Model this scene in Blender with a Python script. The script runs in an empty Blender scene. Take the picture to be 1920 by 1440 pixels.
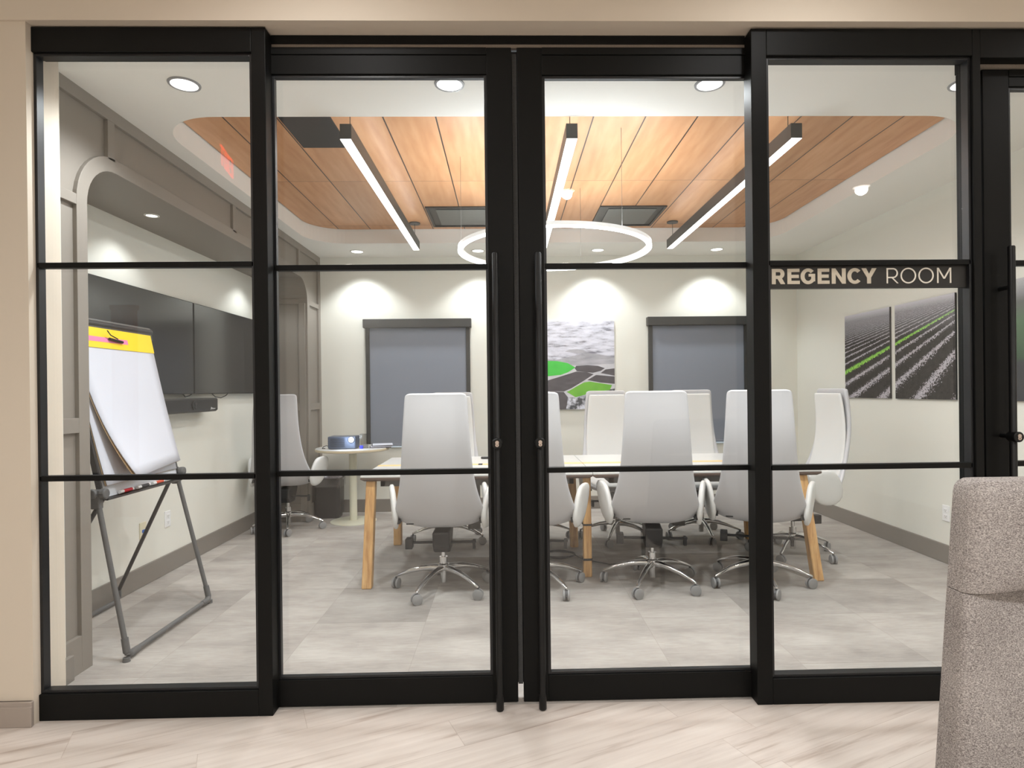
import bpy, bmesh, math, random
from mathutils import Vector, Matrix
random.seed(7)
SC = bpy.context.scene
COL = SC.collection
PI = math.pi

# ------------------------------------------------------------------ camera, world, exposure
CAM = (0.0, 0.0, 1.295)
FPX, YAW, PITCH, ROLL = 1136.58, .0214, -.0015, -.0112
cy, sy = math.cos(YAW), math.sin(YAW)
cf = Vector((sy * math.cos(PITCH), cy * math.cos(PITCH), math.sin(PITCH)))
cr = Vector((cy, -sy, 0)); cu = cr.cross(cf)
cr, cu = cr * math.cos(ROLL) + cu * math.sin(ROLL), cu * math.cos(ROLL) - cr * math.sin(ROLL)
cam_data = bpy.data.cameras.new('camera')
cam = bpy.data.objects.new('camera', cam_data); COL.objects.link(cam)
M3 = Matrix((cr, cu, -cf)).transposed()
cam.matrix_world = Matrix.Translation(CAM) @ M3.to_4x4()
cam_data.sensor_fit = 'HORIZONTAL'; cam_data.sensor_width = 36
cam_data.lens = FPX * 36 / 1920
cam_data.shift_x = -14.05 / 1920; cam_data.shift_y = 14.07 / 1920
cam_data.clip_start = .05
SC.camera = cam
world = bpy.data.worlds.new('world'); SC.world = world; world.use_nodes = True
world.node_tree.nodes['Background'].inputs[0].default_value = (.6, .7, .9, 1)
world.node_tree.nodes['Background'].inputs[1].default_value = .15
SC.view_settings.view_transform = 'Standard'; SC.view_settings.look = 'None'
SC.view_settings.gamma = 1; SC.view_settings.use_curve_mapping = False
SC.view_settings.exposure = 0.38
SC.cycles.use_denoising = True
SC.cycles.max_bounces = 12; SC.cycles.diffuse_bounces = 6; SC.cycles.transparent_max_bounces = 16
SC.cycles.sample_clamp_indirect = 6

# ------------------------------------------------------------------ room dimensions
ZC = 2.755            # plaster ceiling of the meeting room
ZW = 2.89             # timber ceiling in the raised tray
XL, XN, XR, YB = -2.0, -2.48, 3.2, 6.6
P, Q = 2.451, 2.513   # front plane of fixed glazing, front plane of sliding leaves
ZL = 3.2              # lobby ceiling

def light(name, kind, loc, energy, col=(1, 1, 1), rot=(0, 0, 0), **kw):
    d = bpy.data.lights.new(name, kind); d.energy = energy; d.color = col
    for k, v in kw.items(): setattr(d, k, v)
    o = bpy.data.objects.new(name, d); COL.objects.link(o); o.location = loc; o.rotation_euler = rot
    return o
ROOMW = (.93, .975, 1.0)
LOBW = (1.0, .99, .975)
DOWN_FRONT = [(-1.50 + 1.245 * i, 2.888) for i in range(4)]
DOWN_BACK = [(-1.53 + 1.25 * i, 6.312) for i in range(4)]
LOBBY = [(.6, -.69), (3.4, -.69), (-2.2, -.69), (-2.3, -4.0), (.9, -4.0)]
ADDED_WASH = [-.7, 1.2, 3.1]    # unseen spots added to light the header and floor at the glazing
for x, y in DOWN_FRONT:
    light('downlight_lamp', 'SPOT', (x, y, ZC - .02), 62, ROOMW, spot_size=2.5, spot_blend=.6, shadow_soft_size=.05)
for x, y in DOWN_BACK:
    light('downlight_lamp', 'SPOT', (x, y, ZC - .02), 35, ROOMW, spot_size=1.95, spot_blend=.55, shadow_soft_size=.05)
for x, y in LOBBY:
    light('lobby_lamp', 'SPOT', (x, y, ZL - .03), 55 if x < -2 and y > -1 else 108, LOBW, spot_size=2.75, spot_blend=.5, shadow_soft_size=.05)
for x in ADDED_WASH:
    light('washer_lamp', 'SPOT', (x, 1.75, ZL - .03), 21, LOBW, spot_size=2.7, spot_blend=.6, shadow_soft_size=.06)
LAMPS = [(-.85, 'left'), (.37, 'middle'), (1.60, 'right')]
for x, _ in LAMPS:   # the lit lens of each linear pendant
    light('pendant_lamp', 'AREA', (x, 4.56, 2.650), 14, (.93, .975, 1.0), shape='RECTANGLE', size=.055, size_y=2.5)

# ------------------------------------------------------------------ materials
def lin(c):
    return tuple(((v / 255) / 12.92 if v / 255 <= .04045 else ((v / 255 + .055) / 1.055) ** 2.4) for v in c) + (1,)
class NT:
    def __init__(s, name):
        s.m = bpy.data.materials.new(name); s.m.use_nodes = True; s.t = s.m.node_tree; s.n = s.t.nodes
        s.b = s.n['Principled BSDF']
    def add(s, kind, ins=None, **kw):
        n = s.n.new(kind)
        for k, v in kw.items(): setattr(n, k, v)
        for k, v in (ins or {}).items(): s.put(n, k, v)
        return n
    def put(s, n, k, v):
        if isinstance(v, bpy.types.NodeSocket): s.t.links.new(v, n.inputs[k])
        elif isinstance(v, bpy.types.Node): s.t.links.new(v.outputs[0], n.inputs[k])
        else: n.inputs[k].default_value = v
    def math(s, op, a, b=None, c=None, clamp=False):
        n = s.add('ShaderNodeMath', operation=op); n.use_clamp = clamp
        for i, v in enumerate((a, b, c)):
            if v is not None: s.put(n, i, v)
        return n.outputs[0]
    def mix(s, f, a, b, blend='MIX'):
        n = s.add('ShaderNodeMix', data_type='RGBA', blend_type=blend)
        s.put(n, 0, f); s.put(n, 6, a); s.put(n, 7, b); return n.outputs[2]
    def noise(s, vec, scale, detail=3, rough=.5):
        n = s.add('ShaderNodeTexNoise', {'Scale': scale, 'Detail': detail, 'Roughness': rough})
        if vec is not None: s.put(n, 'Vector', vec)
        return n.outputs[0]
    def ramp(s, f, stops):
        n = s.add('ShaderNodeValToRGB'); s.put(n, 0, f); e = n.color_ramp.elements
        while len(e) < len(stops): e.new(.5)
        for q, (p_, c) in zip(e, stops): q.position = p_; q.color = c
        return n.outputs[0]
    def coord(s, scale=(1, 1, 1), rot=(0, 0, 0), loc=(0, 0, 0), kind='Object'):
        tc = s.add('ShaderNodeTexCoord'); mp = s.add('ShaderNodeMapping')
        s.t.links.new(tc.outputs[kind], mp.inputs[0])
        mp.inputs['Scale'].default_value = scale; mp.inputs['Rotation'].default_value = rot; mp.inputs['Location'].default_value = loc
        return mp.outputs[0]
    def bump(s, h, strength=.2, dist=.002):
        n = s.add('ShaderNodeBump', {'Height': h, 'Strength': strength, 'Distance': dist}); s.put(s.b, 'Normal', n)
def mat(name, rgb, rough=.5, metal=0., spec=.5, var=.0, vscale=8., bump=0., bscale=200., coat=0., emit=None, estr=0., trans=0.):
    m = NT(name); b = m.b
    c = lin(rgb)
    b.inputs['Base Color'].default_value = c; b.inputs['Roughness'].default_value = rough
    b.inputs['Metallic'].default_value = metal; b.inputs['Specular IOR Level'].default_value = spec
    b.inputs['Coat Weight'].default_value = coat
    co = m.coord()
    if var:
        f = m.noise(co, vscale, 4)
        lo = tuple(v * (1 - var) for v in c[:3]) + (1,); hi = tuple(min(1, v * (1 + var)) for v in c[:3]) + (1,)
        m.put(b, 'Base Color', m.mix(f, lo, hi))
    if bump: m.bump(m.noise(co, bscale, 2), bump)
    if emit: b.inputs['Emission Color'].default_value = lin(emit); b.inputs['Emission Strength'].default_value = estr
    return m.m
def glass_mat(name, tint=(1, 1, 1, 1), gloss=.0):
    m = NT(name); m.n.remove(m.b)
    tr = m.add('ShaderNodeBsdfTransparent', {'Color': tint}); gl = m.add('ShaderNodeBsdfGlossy', {'Roughness': gloss})
    geo = m.add('ShaderNodeNewGeometry')
    fr = m.add('ShaderNodeFresnel', {'IOR': m.math('SUBTRACT', 1.45, m.math('MULTIPLY', geo.outputs['Backfacing'], 1.45 - 1 / 1.45))}); mx = m.add('ShaderNodeMixShader')
    m.put(mx, 0, fr.outputs[0]); m.put(mx, 1, tr); m.put(mx, 2, gl)
    m.t.links.new(mx.outputs[0], m.n['Material Output'].inputs[0]); return m.m

M = {}
M['lobby_paint'] = mat('warm beige paint', (209, 198, 183), .75, var=.02, vscale=1.5, bump=.05, bscale=300)
M['lobby_far'] = mat('off white lobby paint', (222, 219, 212), .8)
M['room_paint'] = mat('cream paint', (227, 226, 217), .7, var=.015, vscale=1.5, bump=.04, bscale=300)
M['ceiling_paint'] = mat('ceiling paint', (238, 236, 230), .8, var=.01)
M['grey_panel'] = mat('grey panel paint', (134, 127, 119), .5, var=.02, vscale=2)
M['grey_base'] = mat('grey baseboard paint', (128, 122, 115), .5)
M['lobby_base'] = mat('taupe baseboard paint', (158, 147, 138), .5)
M['black_metal'] = mat('black powder coated metal', (15, 15, 14), .5, spec=.16, var=.12, vscale=30)
M['black_soft'] = mat('black rubber stop', (20, 21, 24), .4, spec=.5)
M['handle_black'] = mat('black handle tube', (16, 16, 16), .4, spec=.3)
M['brush'] = mat('grey brush seal', (128, 118, 108), .9, var=.5, vscale=400)
M['dark_brush'] = mat('dark brush seal', (70, 70, 70), .9, var=.6, vscale=300)
M['glass'] = glass_mat('clear pane glass', (.985, .99, .985, 1))
M['brass'] = mat('nickel lock cylinder', (200, 185, 175), .3, metal=.8)
M['dark_slot'] = mat('dark slot', (12, 12, 12), .8)
M['vinyl'] = mat('black vinyl band', (30, 28, 25), .55)
M['letter_tan'] = mat('pale tan lettering', (198, 189, 172), .6)
M['letter_white'] = mat('off white lettering', (226, 221, 210), .6)
M['white_plastic'] = mat('white plastic', (238, 238, 238), .35)
M['ivory_plastic'] = mat('ivory plastic', (226, 218, 190), .4)
M['blue_jack'] = mat('blue jack', (30, 100, 190), .4)
M['leather'] = mat('white upholstery leather', (192, 192, 195), .42, spec=.4, var=.02, vscale=3, bump=.06, bscale=400)
M['leather_in'] = mat('white inner upholstery', (214, 214, 212), .45, spec=.4, bump=.06, bscale=400)
M['chrome'] = mat('polished aluminium', (215, 215, 215), .12, metal=1.)
M['mech'] = mat('black plastic mechanism', (22, 23, 25), .45)
M['caster'] = mat('grey caster tread', (140, 140, 140), .5)
M['caster_hub'] = mat('dark caster hood', (70, 71, 73), .4)
M['table_white'] = mat('white laminate', (200, 199, 196), .3, var=.01)
M['pale_edge'] = mat('pale wood edge', (206, 192, 164), .45)
M['table_edge'] = mat('walnut brown edge', (92, 76, 68), .5, var=.2, vscale=30)
M['maple'] = mat('maple inlay', (222, 190, 128), .45, var=.06, vscale=20)
M['cream_metal'] = mat('cream coated metal', (214, 212, 192), .4)
M['steel_grey'] = mat('grey coated steel', (96, 94, 90), .5)
M['strap'] = mat('black strap', (40, 36, 33), .7)
M['cord'] = mat('black cord', (26, 26, 28), .5)
M['shade_frame'] = mat('charcoal shade frame', (50, 50, 49), .5)
M['shade_fabric'] = mat('blue grey shade cloth', (128, 134, 146), .8, var=.03, vscale=3, bump=.1, bscale=900)
M['sill'] = mat('pale window sill', (205, 220, 235), .5)  # blue-white colour stands in for daylight leaking along the sill
M['tv'] = mat('dark glossy screen', (44, 46, 48), .16, spec=.6)
M['tv_edge'] = mat('screen bezel', (18, 18, 20), .4)
M['easel'] = mat('dark grey easel tube', (92, 92, 92), .45, spec=.4, var=.05)
M['easel_black'] = mat('black easel plastic', (48, 48, 50), .4)
M['paper'] = mat('white paper', (204, 206, 216), .8, var=.01, vscale=4)
M['cardboard'] = mat('tan cardboard', (178, 152, 118), .8)
M['yellow'] = mat('yellow paper strip', (246, 206, 40), .7)
M['pink'] = mat('pink paper strip', (226, 128, 170), .7)
M['whiteboard'] = mat('whiteboard', (216, 219, 226), .25)
for k, c in dict(red=(214, 44, 62), black=(40, 40, 46), orange=(214, 84, 52), green=(30, 148, 110)).items():
    M['mark_' + k] = mat(k + ' marker sleeve', c, .4)
M['trim_ring'] = mat('downlight trim ring', (150, 150, 152), .4)
M['trim_white'] = mat('white downlight trim', (215, 213, 205), .4)
M['lamp_body'] = mat('dark grey lamp housing', (66, 68, 68), .4, metal=.2)
def emis(name, rgb, s):
    m = NT(name); m.n.remove(m.b); e = m.add('ShaderNodeEmission', {'Color': lin(rgb), 'Strength': s})
    m.t.links.new(e.outputs[0], m.n['Material Output'].inputs[0]); return m.m
M['lens'] = emis('lit lens', (255, 252, 248), 3.2)
M['ring_lens'] = emis('lit ring lens', (246, 250, 255), 10)
M['ring_up'] = emis('lit upper ring lens', (240, 248, 255), 90)  # glowing face added on top of the ring to brighten the ceiling
M['up_lens'] = emis('lit upper lens', (246, 250, 255), 3)  # glowing strip added above each pendant, unseen from below, to brighten the timber
M['down_lens'] = emis('lit downlight lens', (255, 253, 250), 2.6)
M['lobby_lens'] = emis('lit lobby lens', (255, 246, 235), 9)
M['exit_red'] = emis('lit red letters', (255, 40, 20), 9)
M['proj_lens'] = emis('lit projector lens', (225, 235, 255), 14)
M['bin_black'] = mat('black bin plastic', (34, 34, 36), .35)
m = NT('clear bin liner'); m.n.remove(m.b)
tr = m.add('ShaderNodeBsdfTransparent'); gl = m.add('ShaderNodeBsdfGlossy', {'Roughness': .2}); mx = m.add('ShaderNodeMixShader', {'Fac': .14})
m.put(mx, 1, tr); m.put(mx, 2, gl); m.t.links.new(mx.outputs[0], m.n['Material Output'].inputs[0]); M['liner'] = m.m
M['crumple'] = mat('crumpled paper', (215, 210, 222), .7, var=.35, vscale=25)
M['proj_body'] = mat('dark blue grey projector shell', (74, 82, 98), .35)
M['book_cover'] = mat('dark folder cover', (60, 55, 58), .5)
M['acrylic'] = glass_mat('clear acrylic', (.86, .86, .86, 1), .1)
M['blue_cap'] = mat('blue cap', (60, 70, 220), .4)
M['vent_black'] = mat('black vent tile', (32, 33, 35), .6, var=.4, vscale=300)
M['vent_frame'] = mat('dark vent frame', (42, 42, 42), .4)
M['vent_plate'] = mat('dark grey vent plate', (86, 88, 86), .35)
M['void'] = mat('dark void above ceiling', (18, 18, 18), .9)
M['plywood_slat'] = mat('oak slat', (186, 130, 84), .5, var=.1)
M['exit_box'] = mat('white sign housing', (225, 225, 220), .5)

# timber ceiling panels
m = NT('timber ceiling veneer')
co = m.coord(); sx = m.add('ShaderNodeSeparateXYZ'); m.put(sx, 0, co)
ux = m.math('DIVIDE', m.math('SUBTRACT', sx.outputs[0], .526), .3065)
uy = m.math('DIVIDE', m.math('SUBTRACT', sx.outputs[1], 4.61), 1.22)
ix, iy = m.math('FLOOR', ux), m.math('FLOOR', uy)
cmb = m.add('ShaderNodeCombineXYZ'); m.put(cmb, 0, ix); m.put(cmb, 1, iy)
wn = m.add('ShaderNodeTexWhiteNoise'); m.put(wn, 0, cmb)
vadd = m.add('ShaderNodeVectorMath', operation='ADD'); m.put(vadd, 0, m.coord(scale=(9, 1.1, 1)))
vs = m.add('ShaderNodeVectorMath', operation='SCALE'); m.put(vs, 0, wn.outputs['Color']); vs.inputs['Scale'].default_value = 30; m.put(vadd, 1, vs)
g = m.noise(vadd, 2.2, 5, .55)
wv = m.add('ShaderNodeTexWave', {'Scale': .5, 'Distortion': 5., 'Detail': 2., 'Detail Scale': 1.2}, wave_type='BANDS', bands_direction='X'); m.put(wv, 'Vector', vadd)
fac = m.math('ADD', m.math('MULTIPLY', g, .9), m.math('MULTIPLY', wv.outputs[1], .07))
base = m.ramp(fac, [(.2, lin((184, 128, 84))), (.5, lin((201, 148, 104))), (.8, lin((213, 164, 122)))])
tone = m.math('ADD', m.math('MULTIPLY', wn.outputs[0], .16), .9)
hsv = m.add('ShaderNodeHueSaturation', {'Value': tone}); m.put(hsv, 'Color', base)
fx = m.math('FRACT', ux); fy = m.math('FRACT', uy)
sxm = m.math('LESS_THAN', m.math('MINIMUM', fx, m.math('SUBTRACT', 1, fx)), .014)
sym = m.math('LESS_THAN', m.math('MINIMUM', fy, m.math('SUBTRACT', 1, fy)), .0016)
seam = m.math('MAXIMUM', sxm, sym)
m.put(m.b, 'Base Color', m.mix(seam, hsv.outputs[0], lin((40, 24, 14))))
m.b.inputs['Roughness'].default_value = .42; M['timber'] = m.m

# carpet tiles
m = NT('mottled grey carpet tile')
co = m.coord(); sx = m.add('ShaderNodeSeparateXYZ'); m.put(sx, 0, co)
tx = m.math('DIVIDE', m.math('SUBTRACT', sx.outputs[0], -1.081), .612)
ty = m.math('DIVIDE', m.math('SUBTRACT', sx.outputs[1], 3.422), .612)
ix, iy = m.math('FLOOR', tx), m.math('FLOOR', ty)
cmb = m.add('ShaderNodeCombineXYZ'); m.put(cmb, 0, ix); m.put(cmb, 1, iy)
wn = m.add('ShaderNodeTexWhiteNoise'); m.put(wn, 0, cmb)
vadd = m.add('ShaderNodeVectorMath', operation='ADD'); m.put(vadd, 0, m.coord(scale=(1, 2.6, 1)))
vs = m.add('ShaderNodeVectorMath', operation='SCALE'); m.put(vs, 0, wn.outputs['Color']); vs.inputs['Scale'].default_value = 17; m.put(vadd, 1, vs)
n1 = m.noise(vadd, 1.6, 6, .62); n2 = m.noise(m.coord(scale=(4, 22, 1)), 3, 4, .6)
f = m.math('ADD', m.math('MULTIPLY', n1, .75), m.math('MULTIPLY', n2, .25))
c = m.ramp(f, [(.3, lin((140, 134, 129))), (.5, lin((166, 160, 154))), (.68, lin((184, 179, 173)))])
def cell(a, b):
    return m.math('MULTIPLY', m.math('COMPARE', ix, a, .1), m.math('COMPARE', iy, b, .1))
dk = cell(0, 0)
for a, b in ((-2, 0), (4, 0), (5, 0), (2, 1), (-1, 2), (3, 2)): dk = m.math('ADD', dk, m.math('MULTIPLY', cell(a, b), .55))
val = m.math('SUBTRACT', m.math('ADD', m.math('MULTIPLY', wn.outputs[0], .15), .95), m.math('MULTIPLY', dk, .2))
hsv = m.add('ShaderNodeHueSaturation', {'Value': val}); m.put(hsv, 'Color', c)
fx = m.math('FRACT', tx); fy = m.math('FRACT', ty)
ed = m.math('LESS_THAN', m.math('MINIMUM', m.math('MINIMUM', fx, m.math('SUBTRACT', 1, fx)), m.math('MINIMUM', fy, m.math('SUBTRACT', 1, fy))), .003)
m.put(m.b, 'Base Color', m.mix(m.math('MULTIPLY', ed, .25), hsv.outputs[0], lin((120, 112, 104))))
m.b.inputs['Roughness'].default_value = .9; m.b.inputs['Specular IOR Level'].default_value = .15
m.bump(m.noise(m.coord(), 500, 2), .3, .002); M['carpet'] = m.m

# lobby planks, laid on a slant
m = NT('pale oak plank floor')
co = m.coord(rot=(0, 0, -math.radians(24)))
sx = m.add('ShaderNodeSeparateXYZ'); m.put(sx, 0, co)
v = m.math('DIVIDE', sx.outputs[1], .19); iv = m.math('FLOOR', v)
off = m.add('ShaderNodeTexWhiteNoise', noise_dimensions='1D'); m.put(off, 'W', iv)
u = m.math('ADD', m.math('DIVIDE', sx.outputs[0], 1.2), off.outputs[0]); iu = m.math('FLOOR', u)
cmb = m.add('ShaderNodeCombineXYZ'); m.put(cmb, 0, iu); m.put(cmb, 1, iv)
wn = m.add('ShaderNodeTexWhiteNoise'); m.put(wn, 0, cmb)
vadd = m.add('ShaderNodeVectorMath', operation='ADD'); m.put(vadd, 0, m.coord(rot=(0, 0, -math.radians(24)), scale=(1, 1, 1)))
mp2 = m.add('ShaderNodeMapping'); m.put(mp2, 0, co); mp2.inputs['Scale'].default_value = (1.0, 16, 1)
vs = m.add('ShaderNodeVectorMath', operation='SCALE'); m.put(vs, 0, wn.outputs['Color']); vs.inputs['Scale'].default_value = 23
m.put(vadd, 0, mp2.outputs[0]); m.put(vadd, 1, vs)
g = m.noise(vadd, 1.7, 5, .6)
c = m.ramp(g, [(.32, lin((178, 164, 154))), (.42, lin((202, 191, 183))), (.55, lin((209, 199, 191))), (.75, lin((217, 208, 200)))])
hsv = m.add('ShaderNodeHueSaturation', {'Value': m.math('ADD', m.math('MULTIPLY', wn.outputs[0], .06), .97)}); m.put(hsv, 'Color', c)
fu, fv = m.math('FRACT', u), m.math('FRACT', v)
ed = m.math('MAXIMUM', m.math('LESS_THAN', fv, .012), m.math('LESS_THAN', fu, .0022))
m.put(m.b, 'Base Color', m.mix(m.math('MULTIPLY', ed, .35), hsv.outputs[0], lin((150, 130, 116))))
m.b.inputs['Roughness'].default_value = .42; M['plank'] = m.m

# table-leg oak
m = NT('light oak')
g = m.noise(m.coord(scale=(14, 14, 1.2)), 3, 5, .6)
m.put(m.b, 'Base Color', m.ramp(g, [(.3, lin((176, 128, 78))), (.55, lin((212, 168, 112))), (.75, lin((226, 188, 134)))]))
m.b.inputs['Roughness'].default_value = .5; M['oak'] = m.m

# boucle upholstery
m = NT('grey boucle cloth')
co = m.coord(scale=(1, 1, 1.6)); n1 = m.noise(co, 330, 3, .7); n2 = m.noise(co, 6, 2)
m.put(m.b, 'Base Color', m.ramp(m.math('ADD', m.math('MULTIPLY', n1, .9), m.math('MULTIPLY', n2, .1)),
      [(.34, lin((104, 98, 96))), (.5, lin((168, 161, 158))), (.66, lin((218, 212, 208)))]))
m.b.inputs['Roughness'].default_value = .95; m.b.inputs['Specular IOR Level'].default_value = .1
m.bump(n1, .8, .004); M['boucle'] = m.m

# printed field canvas: rows meeting at a far point, one row green (UV in metres)
m = NT('printed field rows')
tc = m.add('ShaderNodeTexCoord'); sx = m.add('ShaderNodeSeparateXYZ'); m.put(sx, 0, tc.outputs['UV'])
un, vn = sx.outputs[0], sx.outputs[1]
dv = m.math('SUBTRACT', .80, vn); du = m.math('SUBTRACT', 1.95, un)
q0 = m.math('DIVIDE', du, dv)
cmb = m.add('ShaderNodeCombineXYZ'); m.put(cmb, 0, un); m.put(cmb, 1, vn)
fine = m.noise(cmb, 60, 4, .7); mid = m.noise(cmb, 26, 3, .6)
q = m.math('ADD', q0, m.math('MULTIPLY', m.math('SUBTRACT', fine, .5), .60))
r = m.math('DIVIDE', m.math('SUBTRACT', q, 3.45), .56)
fr = m.math('ABSOLUTE', m.math('SUBTRACT', m.math('FRACT', m.math('ADD', r, .5)), .5))
xf = m.noise(cmb, 150, 3, .8)
row = m.math('GREATER_THAN', m.math('ADD', m.math('ADD', m.math('MULTIPLY', xf, .8), m.math('MULTIPLY', fine, .6)), m.math('MULTIPLY', m.math('SUBTRACT', .16, fr), 1.7)), .80)
soil = m.ramp(mid, [(.3, lin((22, 21, 21))), (.7, lin((50, 47, 46)))])
straw = m.ramp(m.noise(cmb, 240, 2, .7), [(.38, lin((110, 106, 112))), (.6, lin((226, 222, 232)))])
isg = m.math('LESS_THAN', m.math('ABSOLUTE', m.math('SUBTRACT', q, 3.45)), .11)
c = m.mix(row, soil, straw); c = m.mix(isg, c, m.ramp(fine, [(.35, lin((70, 140, 40))), (.6, lin((160, 220, 90)))]))
fog = m.ramp(vn, [(.50, (0, 0, 0, 1)), (.70, (.35, .35, .35, 1)), (.765, (1, 1, 1, 1))])
c = m.mix(fog, c, lin((205, 205, 214)))
m.put(m.b, 'Base Color', c); m.b.inputs['Roughness'].default_value = .6; m.b.inputs['Specular IOR Level'].default_value = .2; M['field_print'] = m.m
m = NT('printed dark crop picture')
co = m.coord(kind='UV'); sx = m.add('ShaderNodeSeparateXYZ'); m.put(sx, 0, co)
n = m.noise(m.coord(kind='UV', scale=(30, 60, 1)), 3, 4, .7)
up = m.ramp(sx.outputs[1], [(0, lin((30, 34, 50))), (.24, lin((30, 34, 50))), (.27, lin((38, 78, 44))), (.5, lin((70, 110, 70))), (.62, lin((90, 92, 92))), (.76, lin((205, 205, 210)))])
m.put(m.b, 'Base Color', m.mix(m.math('MULTIPLY', n, .6), up, lin((30, 36, 30)))); m.b.inputs['Roughness'].default_value = .3; M['crop_print'] = m.m
# aerial print ground tones
def print_mat(name, stops, sc, scale=(1, 1, 1)):
    m = NT(name); n = m.noise(m.coord(scale=scale), sc, 5, .6)
    m.put(m.b, 'Base Color', m.ramp(n, stops)); m.b.inputs['Roughness'].default_value = .35; return m.m
M['aer_sky'] = print_mat('print pale hills', [(.36, lin((120, 120, 132))), (.46, lin((196, 197, 210))), (.6, lin((222, 223, 236)))], 4, (1.4, 1, 6))
M['aer_mid'] = print_mat('print grey field', [(.3, lin((150, 150, 158))), (.7, lin((186, 186, 195)))], 6, (1, 1, 4))
M['aer_dark'] = print_mat('print dark field', [(.3, lin((66, 62, 68))), (.7, lin((92, 88, 94)))], 9, (1, 1, 3))
M['aer_green'] = print_mat('print bright green field', [(.3, lin((52, 186, 58))), (.7, lin((70, 206, 72)))], 9)
M['aer_lime'] = print_mat('print lime green field', [(.3, lin((98, 172, 46))), (.7, lin((120, 190, 60)))], 9)
M['aer_line'] = print_mat('print pale track', [(.3, lin((190, 190, 196))), (.7, lin((214, 214, 220)))], 9)
M['aer_rock'] = print_mat('print rocky ground', [(.42, lin((70, 72, 78))), (.5, lin((170, 172, 182))), (.6, lin((222, 224, 236)))], 14)

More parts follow.
